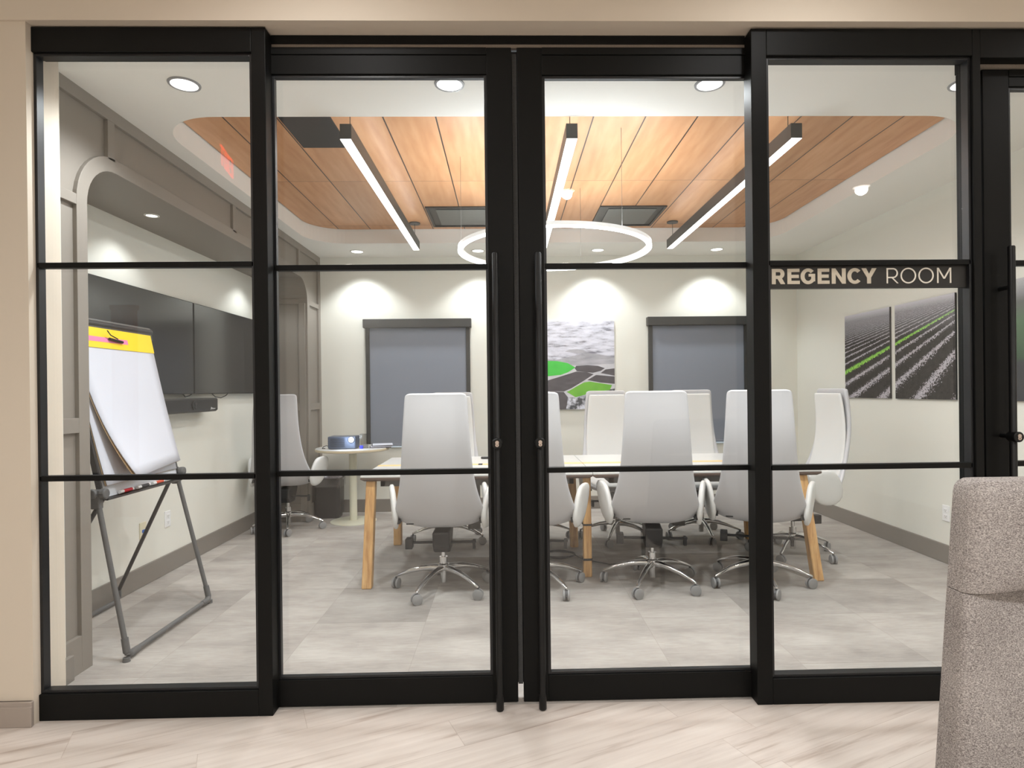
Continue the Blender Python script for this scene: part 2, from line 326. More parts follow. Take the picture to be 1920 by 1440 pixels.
# ------------------------------------------------------------------ mesh helpers
class MB:
    def __init__(s): s.bm = bmesh.new(); s.mi = 0
    def faces(s, fs):
        for f in fs: f.material_index = s.mi
    def box(s, x0, x1, y0, y1, z0, z1, rot=None, about=None):
        vs = [s.bm.verts.new(p) for p in ((x0, y0, z0), (x1, y0, z0), (x1, y1, z0), (x0, y1, z0), (x0, y0, z1), (x1, y0, z1), (x1, y1, z1), (x0, y1, z1))]
        s.faces([s.bm.faces.new([vs[i] for i in f]) for f in ((3, 2, 1, 0), (4, 5, 6, 7), (0, 1, 5, 4), (1, 2, 6, 5), (2, 3, 7, 6), (3, 0, 4, 7))])
        if rot is not None:
            c = Vector(about) if about else Vector(((x0 + x1) / 2, (y0 + y1) / 2, (z0 + z1) / 2))
            for v in vs: v.co = rot @ (v.co - c) + c
        return vs
    def prism(s, pts, d, axis='Y', a=0.):
        """polygon pts (2D) extruded from a to a+d along axis; X:(y,z) Y:(x,z) Z:(x,y)"""
        def mk(p, t): return {'X': (t, p[0], p[1]), 'Y': (p[0], t, p[1]), 'Z': (p[0], p[1], t)}[axis]
        A = [s.bm.verts.new(mk(p, a)) for p in pts]; B = [s.bm.verts.new(mk(p, a + d)) for p in pts]
        n = len(pts); fs = [s.bm.faces.new(A[::-1]), s.bm.faces.new(B)]
        for i in range(n): fs.append(s.bm.faces.new((A[i], A[(i + 1) % n], B[(i + 1) % n], B[i])))
        s.faces(fs); return A + B
    def ring(s, c, r, d, up, n): pass
    def tube(s, pts, r, n=12, caps=True, closed=False):
        pts = [Vector(p) for p in pts]; m_ = len(pts); rs = r if isinstance(r, (list, tuple)) else [r] * m_
        rings = []; prev = None
        for i, p in enumerate(pts):
            if closed: t = (pts[(i + 1) % m_] - pts[i - 1]).normalized()
            else: t = (pts[min(i + 1, m_ - 1)] - pts[max(i - 1, 0)]).normalized()
            if prev is None: a = t.orthogonal().normalized()
            else: a = (prev - t * prev.dot(t)).normalized()
            prev = a; b = t.cross(a)
            rings.append([s.bm.verts.new(p + (a * math.cos(2 * PI * k / n) + b * math.sin(2 * PI * k / n)) * rs[i]) for k in range(n)])
        s.bridge(rings, caps, closed)
    def bridge(s, rings, caps=True, closed=False):
        fs = []; n = len(rings[0]); m_ = len(rings)
        for i in range(m_ if closed else m_ - 1):
            A, B = rings[i], rings[(i + 1) % m_]
            for k in range(n): fs.append(s.bm.faces.new((A[k], A[(k + 1) % n], B[(k + 1) % n], B[k])))
        if caps and not closed: fs += [s.bm.faces.new(rings[0][::-1]), s.bm.faces.new(rings[-1])]
        s.faces(fs)
    def loft(s, rings, caps=True): s.bridge([[s.bm.verts.new(p) for p in r] for r in rings], caps)
    def cyl(s, c, r, h, n=24, axis='Z', r2=None):
        c = Vector(c); d = {'X': Vector((1, 0, 0)), 'Y': Vector((0, 1, 0)), 'Z': Vector((0, 0, 1))}[axis]
        s.tube([c, c + d * h], [r, r if r2 is None else r2], n)
    def lathe(s, prof, c=(0, 0, 0), n=32):
        rings = [[(c[0] + r * math.cos(2 * PI * k / n), c[1] + r * math.sin(2 * PI * k / n), c[2] + z) for k in range(n)] for r, z in prof]
        s.loft(rings)
    def grid(s, rows):
        V = [[s.bm.verts.new(p) for p in r] for r in rows]; fs = []
        for i in range(len(V) - 1):
            for j in range(len(V[0]) - 1): fs.append(s.bm.faces.new((V[i][j], V[i][j + 1], V[i + 1][j + 1], V[i + 1][j])))
        s.faces(fs); return V
    def build(s, name, m, parent=None, world=False, smooth=False, bevel=0., subsurf=0, solid=0., off=0., seg=2):
        me = bpy.data.meshes.new(name)
        bmesh.ops.recalc_face_normals(s.bm, faces=s.bm.faces)
        if world and parent:
            r = parent
            while r.parent: r = r.parent
            for v in s.bm.verts: v.co -= Vector(r.location)
        if smooth:
            for f in s.bm.faces: f.smooth = True
        s.bm.to_mesh(me); s.bm.free()
        for q in (m if isinstance(m, (list, tuple)) else [m]): me.materials.append(M[q] if isinstance(q, str) else q)
        o = bpy.data.objects.new(name, me); COL.objects.link(o); o.parent = parent
        if solid: md = o.modifiers.new('solidify', 'SOLIDIFY'); md.thickness = solid; md.offset = off
        if bevel: md = o.modifiers.new('bevel', 'BEVEL'); md.width = bevel; md.segments = seg; md.limit_method = 'ANGLE'
        if subsurf: md = o.modifiers.new('subsurf', 'SUBSURF'); md.levels = md.render_levels = subsurf
        if smooth and not subsurf and hasattr(me, 'shade_smooth'):
            try:
                md = None
                for e in me.edges: pass
                me.set_sharp_from_angle(angle=math.radians(38))
            except Exception: pass
        return o
def tag(o, label, cat, group=None):
    o['label'] = label; o['category'] = cat
    if group: o['group'] = group
    return o
def thing(name, label, cat, loc=(0, 0, 0), rz=0, group=None):
    o = bpy.data.objects.new(name, None); COL.objects.link(o); o.location = loc; o.rotation_euler = (0, 0, rz)
    o.empty_display_size = .05
    return tag(o, label, cat, group)
def struct_root(name, loc):
    o = bpy.data.objects.new(name, None); COL.objects.link(o); o.location = loc; o['kind'] = 'structure'; o.empty_display_size = .05; return o
def st(o): o['kind'] = 'structure'; return o
def boxpart(name, m, parent, *b, bevel=.0, world=True):
    q = MB(); q.box(*b); return q.build(name, m, parent, world=world, bevel=bevel)
def kids(o): return [c for c in COL.objects if c.parent == o]
def copy_tree(o, parent=None):
    c = o.copy(); COL.objects.link(c); c.parent = parent
    for k in kids(o): copy_tree(k, c)
    return c
def arc(cx, cy_, r, a0, a1, n): return [(cx + r * math.cos(math.radians(a0 + (a1 - a0) * i / n)), cy_ + r * math.sin(math.radians(a0 + (a1 - a0) * i / n))) for i in range(n + 1)]
def rrect(x0, x1, y0, y1, r, n=10):
    return arc(x1 - r, y1 - r, r, 0, 90, n) + arc(x0 + r, y1 - r, r, 90, 180, n) + arc(x0 + r, y0 + r, r, 180, 270, n) + arc(x1 - r, y0 + r, r, 270, 360, n)

# ================================================================== SETTING
q = MB(); q.box(-4.2, 4.5, -4.8, 2.50, -.1, 0); st(q.build('floor', 'plank'))
q = MB(); q.box(-2.75, 3.4, 2.50, 6.8, -.1, 0.0); st(q.build('floor', 'carpet'))
q = MB(); q.box(-4.2, 4.5, -4.8, 2.42, ZL, ZL + .1); st(q.build('ceiling', 'ceiling_paint'))
# plaster ceiling with the rounded tray opening
TX0, TX1, TY0, TY1, TR = -1.885, 2.64, 3.23, 5.98, .36
q = MB(); bm = q.bm
hole = rrect(TX0, TX1, TY0, TY1, TR, 14)
outer = [(-2.62, 2.60), (3.32, 2.60), (3.32, 6.72), (-2.62, 6.72)]
def loop(pts, z):
    vs = [bm.verts.new((p[0], p[1], z)) for p in pts]; return vs, [bm.edges.new((vs[i], vs[(i + 1) % len(vs)])) for i in range(len(vs))]
hv, he = loop(hole, ZC); ov = [bm.verts.new((p[0], p[1], ZC)) for p in outer]
nq = len(hole) // 4
for k, oc in enumerate((2, 3, 0, 1)):        # arcs run: far right, far left, near left, near right
    oc = (2, 3, 0, 1)[k]
    for i in range(nq - 1): bm.faces.new((ov[oc], hv[k * nq + i], hv[k * nq + i + 1]))
    nx_ = (2, 3, 0, 1)[(k + 1) % 4]; bm.faces.new((ov[oc], hv[k * nq + nq - 1], hv[((k + 1) * nq) % len(hv)], ov[nx_]))
tv = [bm.verts.new((p[0], p[1], ZW + .05)) for p in hole]
for i in range(len(hv)): bm.faces.new((hv[i], hv[(i + 1) % len(hv)], tv[(i + 1) % len(hv)], tv[i]))
o = q.build('ceiling', 'ceiling_paint'); st(o)
q = MB(); q.prism(rrect(TX0 + .012, TX1 - .012, TY0 + .012, TY1 - .012, TR - .012, 14), .02, 'Z', ZW); st(q.build('ceiling', 'timber'))
q = MB(); q.box(-2.62, 3.32, 2.60, 6.72, ZW + .05, ZW + .09); st(q.build('ceiling', 'void'))
# wall of the lobby side: header, left pier, right pier
q = MB(); q.box(-4.2, 4.5, 2.416, 2.62, 2.768, ZL + .1)
st(q.build('wall_front', 'lobby_paint'))
q = MB(); q.box(-4.2, -1.8745, 2.425, 2.60, 0, 2.768); q.box(-1.93, -1.893, 2.45, 2.6, 0, 2.765); st(q.build('wall_front', 'lobby_paint'))
q = MB(); q.box(3.08, 4.5, 2.425, 2.60, 0, 2.768); st(q.build('wall_front', 'lobby_paint'))
q = MB(); q.prism([(-4.2, 0), (-1.872, 0), (-1.872, .098), (-4.2, .098)], .016, 'Y', 2.409); o = q.build('baseboard_front', 'lobby_base', bevel=.004); st(o)
q = MB(); q.box(-4.2, -1.874, 2.414, 2.425, .075, .098); q.box(-4.2, -1.870, 2.405, 2.414, 0, .080); st(q.build('baseboard_front', 'lobby_base', bevel=.003))
q = MB(); q.box(-4.3, -4.2, -4.8, 2.5, 0, ZL); st(q.build('wall_far_left', 'lobby_far'))
q = MB(); q.box(4.5, 4.6, -4.8, 2.5, 0, ZL); st(q.build('wall_far_right', 'lobby_far'))
q = MB(); q.box(-4.2, 4.5, -4.9, -4.8, 0, ZL); st(q.build('wall_rear', 'lobby_far'))
# room walls
q = MB(); q.box(-2.62, 3.32, YB, YB + .12, 0, ZW + .1); st(q.build('wall_back', 'room_paint'))
q = MB(); q.box(XR, XR + .12, 2.60, YB, 0, ZW + .1); st(q.build('wall_right', 'room_paint'))
q = MB(); q.box(XN - .12, XN, 2.60, YB, 0, ZC); st(q.build('wall_left', 'room_paint'))
q = MB(); q.box(XN, XL, 2.60, 2.776, 0, ZC); st(q.build('wall_left', 'room_paint'))
NY0, NY1, NZ, NR = 2.952, 6.165, 2.435, .22
def nloop(dy, z0=0.):
    """niche outline (y,z) grown by dy, going up from near foot to far foot"""
    return [(NY0 - dy, z0)] + arc(NY0 + NR, NZ - NR, NR + dy, 180, 90, 10) + arc(NY1 - NR, NZ - NR, NR + dy, 90, 0, 10) + [(NY1 + dy, z0)]
q = MB(); q.prism([(2.776, 0), (2.776, ZC), (YB, ZC), (YB, 0)] + nloop(0)[::-1], -(XL - .02 - XN), 'X', XL - .02)
st(q.build('wall_left', 'grey_panel'))
# raised panel mouldings
q = MB()
lo, hi = nloop(0), nloop(.072)
A = [[q.bm.verts.new((x, p[0], p[1])) for p in L] for L, x in ((lo, XL - .021), (lo, XL), (hi, XL), (hi, XL - .021))]
for a, b in ((0, 1), (1, 2), (2, 3)):
    for i in range(len(lo) - 1): q.bm.faces.new((A[a][i], A[a][i + 1], A[b][i + 1], A[b][i]))
def mould(y0, y1, z0, z1): q.box(XL - .021, XL, y0, y1, z0, z1)
mould(2.776, YB, 2.69, ZC); mould(2.776, 2.880, 2.19, 2.24); mould(2.776, 2.880, 1.12, 1.19); mould(2.776, 2.880, 0, .172)
mould(6.237, 6.53, 2.19, 2.24); mould(6.237, 6.53, 1.12, 1.19); mould(6.237, YB, 0, .172); mould(6.53, YB, .172, 2.69)
for y0 in (3.11, 4.515, 5.92): mould(y0, y0 + .055, 2.49, 2.69)
st(q.build('trim_1', 'grey_panel', bevel=.002))
q = MB()   # mouldings on the far jamb of the niche
yj = NY1 - .018
q.box(XL - .085, XL - .021, yj, NY1, 0, 2.2); q.box(XN, XN + .06, yj, NY1, 0, 2.3)
for z0, z1 in ((2.19, 2.24), (1.12, 1.19), (0, .172)): q.box(XN + .06, XL - .085, yj, NY1, z0, z1)
st(q.build('trim_2', 'grey_panel', bevel=.002))
def base(name, *b):
    q = MB(); q.box(*b); st(q.build(name, 'grey_base', bevel=.004))
base('baseboard_back', -2.0, XR, YB - .014, YB, 0, .138)
base('baseboard_right', XR - .014, XR, 2.6, YB - .014, 0, .138)
base('baseboard_left', XN, XN + .014, NY0, NY1 - .018, 0, .138)
base('baseboard_near', XL, XL + .022, 2.60, 2.80, 0, .115)

# ---------- glazed front
def muntin(parent, x0, x1, z, y):
    return boxpart('muntin', 'black_metal', parent, x0, x1, y, y + .03, z - .011, z + .011, bevel=.002)
def stop(parent, x0, x1, z0, z1, y0, y1, w=.012):
    q = MB(); q.box(x0, x0 + w, y0, y1, z0, z1); q.box(x1 - w, x1, y0, y1, z0, z1); q.box(x0 + w, x1 - w, y0, y1, z1 - w, z1); q.box(x0 + w, x1 - w, y0, y1, z0, z0 + w)
    return q.build('glazing_bead', 'black_soft', parent, world=True, bevel=.001)
def fixed(name, x0, x1, gx0, gx1, gz0, gz1, ztop, mz):
    r = struct_root(name, ((x0 + x1) / 2, P, 0))
    q = MB()
    a, b = gx0 - .014, gx1 + .014; c, d = gz0 - .014, gz1 + .014
    q.box(x0, a, P, P + .078, 0, ztop); q.box(b, x1, P, P + .078, 0, ztop)
    q.box(a, b, P, P + .078, d, ztop); q.box(a, b, P, P + .078, 0, c)
    q.build('frame', 'black_metal', r, world=True, bevel=.0025)
    stop(r, a, b, c, d, P + .012, P + .05)
    boxpart('glass_pane', 'glass', r, gx0 - .01, gx1 + .01, P + .052, P + .06, gz0 - .01, gz1 + .01)
    for z in mz: muntin(r, a + .004, b - .004, z, P + .012)
    return r
fixed('window_1', -1.893, -.951, -1.861, -1.022, .119, 2.65, 2.763, (1.817, .963))
fixed('window_2', 1.011, 1.962, 1.089, 1.914, .120, 2.637, 2.760, (1.806, .966))
def head(name, x0, x1, z0):
    q = MB(); q.box(x0, x1, Q, Q + .085, z0, 2.766); st(q.build(name, 'black_metal', bevel=.001))
    q = MB(); q.box(x0, x1, Q + .004, Q + .02, z0 - .014, z0); st(q.build(name, 'brush'))
head('trim_3', -.952, 1.012, 2.731)
q = MB(); q.box(1.962, 3.09, P, P + .145, 2.642, 2.760); q.box(1.966, 2.0, P + .05, P + .145, 0, 2.642); q.box(3.03, 3.09, P, P + .145, 0, 2.642); st(q.build('trim_4', 'black_metal', bevel=.002))
q = MB(); q.box(2.0, 3.03, Q - .01, Q + .01, 2.628, 2.643); st(q.build('trim_5', 'brush'))
def leaf(name, x0, x1, gx0, gx1, gz0, gz1, ztop, mz, hx, hz1, mounts=(1.68, 1.083, .35), lockup=True):
    r = struct_root(name, ((x0 + x1) / 2, Q, 0))
    a, b, c, d = gx0 - .014, gx1 + .014, gz0 - .014, gz1 + .014
    q = MB(); q.box(x0, a, Q, Q + .05, .004, ztop); q.box(b, x1, Q, Q + .05, .004, ztop)
    q.box(a, b, Q, Q + .05, d, ztop - .032); q.box(a, b, Q, Q + .05, .004, c); q.box(a, b, Q - .002, Q + .05, ztop - .030, ztop)
    q.build('frame', 'black_metal', r, world=True, bevel=.002)
    stop(r, a, b, c, d, Q + .008, Q + .03)
    boxpart('glass_pane', 'glass', r, gx0 - .01, gx1 + .01, Q + .031, Q + .039, gz0 - .01, gz1 + .01)
    for z in mz: muntin(r, a + .004, b - .004, z, Q + .004)
    q = MB(); hy = Q - .06
    q.tube([(hx, hy, .002), (hx, hy, .006), (hx, hy, .06), (hx, hy, .065), (hx, hy, hz1 - .004), (hx, hy, hz1)], [.013, .0155, .0155, .0135, .0135, .011], 24)
    h = q.build('pull_handle', 'handle_black', r, world=True, smooth=True)
    q = MB()
    for z in mounts: q.cyl((hx, hy + .008, z), .009, .052, 16, 'Y')
    q.build('standoff', 'handle_black', h, world=True, smooth=True)
    q = MB(); q.tube([(hx, hy + .012, 1.083), (hx, hy - .028, 1.083), (hx, hy - .031, 1.083)], [.0215, .0215, .019], 32)
    lk = q.build('lock', 'handle_black', r, world=True, smooth=True)
    q = MB(); q.cyl((hx, hy - .033, 1.088), .0075, .004, 20, 'Y'); q.cyl((hx, hy - .0332, 1.078), .0072, .004, 20, 'Y')
    q.build('key_cylinder', 'brass', lk, world=True, smooth=True)
    boxpart('keyhole', 'dark_slot', lk, hx - .001, hx + .001, hy - .0345, hy - .033, 1.0745, 1.080)
    return r
mz = (1.812, .962)
leaf('door_1', -.985, .035, -.94, -.082, .127, 2.593, 2.717, mz, -.040, 1.853)
leaf('door_2', .058, 1.045, .175, 1.018, .125, 2.59, 2.717, mz, .133, 1.853)
leaf('door_3', 2.019, 3.02, 2.146, 2.90, .125, 2.541, 2.626, mz, 2.085, 1.868, mounts=(1.70, 1.083, .35))
q = MB(); q.box(.037, .056, Q + .018, Q + .03, .07, 2.70); st(q.build('trim_6', 'dark_brush'))
q = MB(); q.box(.0352, .0578, Q + .032, Q + .048, .07, 2.715); st(q.build('trim_7', 'black_soft'))

# ---------- room sign
sg = thing('room_sign', 'black band reading REGENCY ROOM across the right fixed glass panel', 'sign', (1.5, P + .01, 1.70))
boxpart('band', 'vinyl', sg, 1.077, 1.926, P + .028, P + .0515, 1.7045, 1.803)
def letter(ch, x, w, s, sh, m_, z0=1.7220, h=.0632):
    """strokes: s stem width, sh horizontal stroke height"""
    q = MB(); d = .0025; y = P + .0265; cnt = [0]
    def poly(pts): cnt[0] += 1; q.prism([(x + a, z0 + b) for a, b in pts], d, 'Y', y - .00004 * (cnt[0] % 7))
    def rect(a0, a1, b0, b1): poly([(a0, b0), (a1, b0), (a1, b1), (a0, b1)])
    def ringarc(cx, cz, rx, rz, t, th, a0, a1, n=26):
        for i in range(n):
            A0 = math.radians(a0 + (a1 - a0) * i / n); A1 = math.radians(a0 + (a1 - a0) * (i + 1) / n)
            poly([(cx + rx * math.cos(A0), cz + rz * math.sin(A0)), (cx + rx * math.cos(A1), cz + rz * math.sin(A1)),
                  (cx + (rx - t) * math.cos(A1), cz + (rz - th) * math.sin(A1)), (cx + (rx - t) * math.cos(A0), cz + (rz - th) * math.sin(A0))])
    if ch == 'E':
        rect(0, s, 0, h); rect(s, w, 0, sh); rect(s, w * .93, h / 2 - sh / 2, h / 2 + sh / 2); rect(s, w * .98, h - sh, h)
    elif ch == 'R':
        rect(0, s, 0, h); rz = h * .33; cz = h - rz; bx = w * .95 - rz
        rect(s, bx, h - sh, h); rect(s, bx, h - 2 * rz, h - 2 * rz + sh)
        ringarc(bx, cz, rz, rz, s, sh, -90, 90)
        x0 = w * .40; poly([(x0, h - 2 * rz + sh * .3), (w - s * 1.15, 0), (w, 0), (x0 + s * 1.15, h - 2 * rz + sh * .3)])
    elif ch == 'N':
        rect(0, s, 0, h); rect(w - s, w, 0, h); poly([(0, h), (s * .95, h), (w, 0), (w - s * .95, 0)])
    elif ch == 'M':
        rect(0, s, 0, h); rect(w - s, w, 0, h); k = s * 1.2
        poly([(0, h), (k, h), (w / 2 + k / 2, h * .28), (w / 2 - k / 2, h * .28)]); poly([(w - k, h), (w, h), (w / 2 + k / 2, h * .28), (w / 2 - k / 2, h * .28)])
    elif ch == 'Y':
        k = s * 1.18; rect(w / 2 - s / 2, w / 2 + s / 2, 0, h * .45)
        poly([(0, h), (k, h), (w / 2 + s / 2, h * .38), (w / 2 - s / 2, h * .38)]); poly([(w - k, h), (w, h), (w / 2 + s / 2, h * .38), (w / 2 - s / 2, h * .38)])
    elif ch in 'OCG':
        a0, a1 = {'O': (0, 360), 'C': (42, 318), 'G': (42, 322)}[ch]
        ringarc(w / 2, h / 2, w / 2, h / 2 + .001, s, sh, a0, a1, 40)
        if ch == 'G': rect(w * .53, w * .97, h * .5 - sh * .1, h * .5 + sh * .85 - sh * .1); rect(w * .97 - s, w * .97, h * .17, h * .52)
    q.build('letter', m_, sg, world=True)
kx = .000457
for ch, a, b in (('R', 130, 252), ('E', 272, 385), ('G', 393, 530), ('E', 548, 657), ('N', 677, 806), ('C', 820, 957), ('Y', 950, 1088)):
    letter(ch, 1.099 + (a - 130) * kx, (b - a) * kx, .0165, .0135, 'letter_tan')
for ch, a, b in (('R', 1180, 1290), ('O', 1308, 1452), ('O', 1472, 1614), ('M', 1645, 1775)):
    letter(ch, 1.099 + (a - 130) * kx, (b - a) * kx, .0058, .0055, 'letter_white')

# ================================================================== CEILING FIXTURES
def downlight(x, y, z, label, ring_m='trim_ring', lens='down_lens', r=.072, group=None):
    t = thing('downlight', label, 'light', (x, y, z), 0, group)
    q = MB(); n = 40
    prof = [(r, 0), (r - .002, -.005), (r - .012, -.006), (r - .014, 0)]
    rings = [[(a * math.cos(2 * PI * k / n), a * math.sin(2 * PI * k / n), b) for k in range(n)] for a, b in prof]
    q.loft(rings, caps=False); q.build('trim_ring', ring_m, t, smooth=True)
    q = MB(); q.cyl((0, 0, -.0035), r - .012, .003, n); q.build('lens', lens, t)
    return t
for i, (x, y) in enumerate(DOWN_FRONT):
    downlight(x, y, ZC, ['round ceiling downlight nearest the flipchart corner', 'round ceiling downlight above the left glass door, near the front', 'round ceiling downlight above the right glass door, near the front', 'round ceiling downlight half cut off at the top right of the fixed glass panel'][i], group='downlights in the front ceiling band')
for i, (x, y) in enumerate(DOWN_BACK):
    downlight(x, y, ZC, ['leftmost downlight in the row along the back wall', 'second downlight from the left along the back wall, inside the ring pendant outline', 'third downlight from the left along the back wall, above the aerial picture', 'rightmost downlight in the row along the back wall'][i], 'trim_white', group='downlights along the back wall')
for y, lb in ((5.69, 'small downlight in the niche soffit above the screens, far end'), (3.9, 'small downlight in the niche soffit above the screens, near end')):
    downlight(-2.24, y, NZ, lb, 'trim_white', r=.045, group='downlights in the niche soffit')
    light('niche_lamp', 'SPOT', (-2.24, y, NZ - .02), 9, ROOMW, spot_size=2.2, spot_blend=.6, shadow_soft_size=.04)
for i, (x, y) in enumerate(LOBBY):
    downlight(x, y, ZL, ['lobby ceiling downlight reflected on the timber right of the middle pendant', 'lobby ceiling downlight reflected at the upper right of the fixed glass panel', 'lobby ceiling downlight in the nearer row, leftmost', 'lobby ceiling downlight in the rear row, left one', 'lobby ceiling downlight in the rear row, right one'][i], 'trim_white', 'lobby_lens', r=.085, group='lobby ceiling downlights')
for i, x in enumerate(ADDED_WASH):
    downlight(x, 1.75, ZL, ['wall washer downlight in the lobby ceiling before the left glass door', 'wall washer downlight in the lobby ceiling before the room sign panel', 'wall washer downlight in the lobby ceiling before the rightmost glass door'][i], 'trim_white', 'lobby_lens', r=.06, group='lobby wall washers')

def tube_light(x, label):
    t = thing('linear_pendant', label, 'pendant light', (x, 3.28, 2.655), 0, 'linear pendants under the timber ceiling')
    q = MB(); w, h, L = .031, .085, 2.57
    q.box(-w, w, 0, L, .004, h); q.box(-w, -w + .002, 0, L, 0, .004); q.box(w - .002, w, 0, L, 0, .004)
    q.build('housing', 'lamp_body', t, bevel=.001)
    q = MB(); q.box(-w + .002, w - .002, .002, L - .002, 0.0005, .004); q.build('lens', 'lens', t)
    q = MB(); q.box(-w + .006, w - .006, .15, L - .15, h, h + .002); q.build('upper_lens', 'up_lens', t)
    for yy in (.10, L - .10):
        q = MB(); q.cyl((0, yy, ZW - 2.655 - .012), .052, .012, 32); cp = q.build('canopy', 'lamp_body', t, smooth=True)
        q = MB(); q.cyl((0, yy, h), .0022, ZW - 2.655 - h - .01, 8); q.build('cable', 'lamp_body', t)
    return t
tube_light(-.85, 'long black linear pendant with lit underside, leftmost of the three')
tube_light(.37, 'long black linear pendant with lit underside, above the middle of the table')
tube_light(1.60, 'long black linear pendant with lit underside, rightmost of the three')

t = thing('ring_pendant', 'large thin ring pendant light glowing white above the table', 'pendant light', (.34, 4.20, 2.256))
q = MB(); R1, R0, n = .664, .630, 96
prof = [(R0 + .0005, .006), (R0 + .0005, .03), (R1 - .0005, .03), (R1 - .0005, .006)]
q.loft([[(a * math.cos(2 * PI * k / n), a * math.sin(2 * PI * k / n), b) for k in range(n)] for a, b in prof], caps=False)
q.build('housing', 'white_plastic', t, smooth=True)
q = MB(); V = [[q.bm.verts.new((a * math.cos(2 * PI * k / n), a * math.sin(2 * PI * k / n), b)) for k in range(n)] for a, b in ((R0, -.002), (R1, -.002), (R1, .006), (R0, .006))]
for a in range(4):
    for k in range(n): q.bm.faces.new((V[a][k], V[a][(k + 1) % n], V[(a + 1) % 4][(k + 1) % n], V[(a + 1) % 4][k]))
q.build('lens', 'ring_lens', t)
q = MB(); V = [[q.bm.verts.new((a * math.cos(2 * PI * k / n), a * math.sin(2 * PI * k / n), .0305)) for k in range(n)] for a in (R0 + .006, R1 - .006)]
for k in range(n): q.bm.faces.new((V[0][k], V[0][(k + 1) % n], V[1][(k + 1) % n], V[1][k]))
q.build('upper_lens', 'ring_up', t)
for k in range(3):
    a = math.radians(66 + 120 * k); q = MB(); q.cyl((.64 * math.cos(a), .64 * math.sin(a), .03), .0011, ZW - 2.256 - .03, 6); q.build('cable', 'steel_grey', t)

def diffuser(x0, x1, y0, y1, label):
    t = thing('air_diffuser', label, 'air vent', ((x0 + x1) / 2, (y0 + y1) / 2, ZW), 0, 'square air diffusers in the timber ceiling')
    q = MB(); w = .02
    q.box(x0, x0 + w, y0, y1, ZW - .012, ZW); q.box(x1 - w, x1, y0, y1, ZW - .012, ZW); q.box(x0 + w, x1 - w, y0, y0 + w, ZW - .012, ZW); q.box(x0 + w, x1 - w, y1 - w, y1, ZW - .012, ZW)
    q.box(x0 + w, x1 - w, y0 + w, y1 - w, ZW - .002, ZW)
    q.build('frame', 'vent_frame', t, world=True)
    boxpart('plate', 'vent_plate', t, x0 + .085, x1 - .075, y0 + .075, y1 - .06, ZW - .01, ZW - .003, bevel=.002)
diffuser(-.685, -.085, 5.24, 5.86, 'dark square air diffuser left of the middle linear pendant')
diffuser(.83, 1.415, 5.24, 5.86, 'dark square air diffuser right of the middle linear pendant')
tag(boxpart('return_grille', 'vent_black', None, -1.30, -1.0, 3.27, 3.966, ZW - .004, ZW, world=False), 'dark speckled grille tile in the timber ceiling above the left pendant', 'grille')

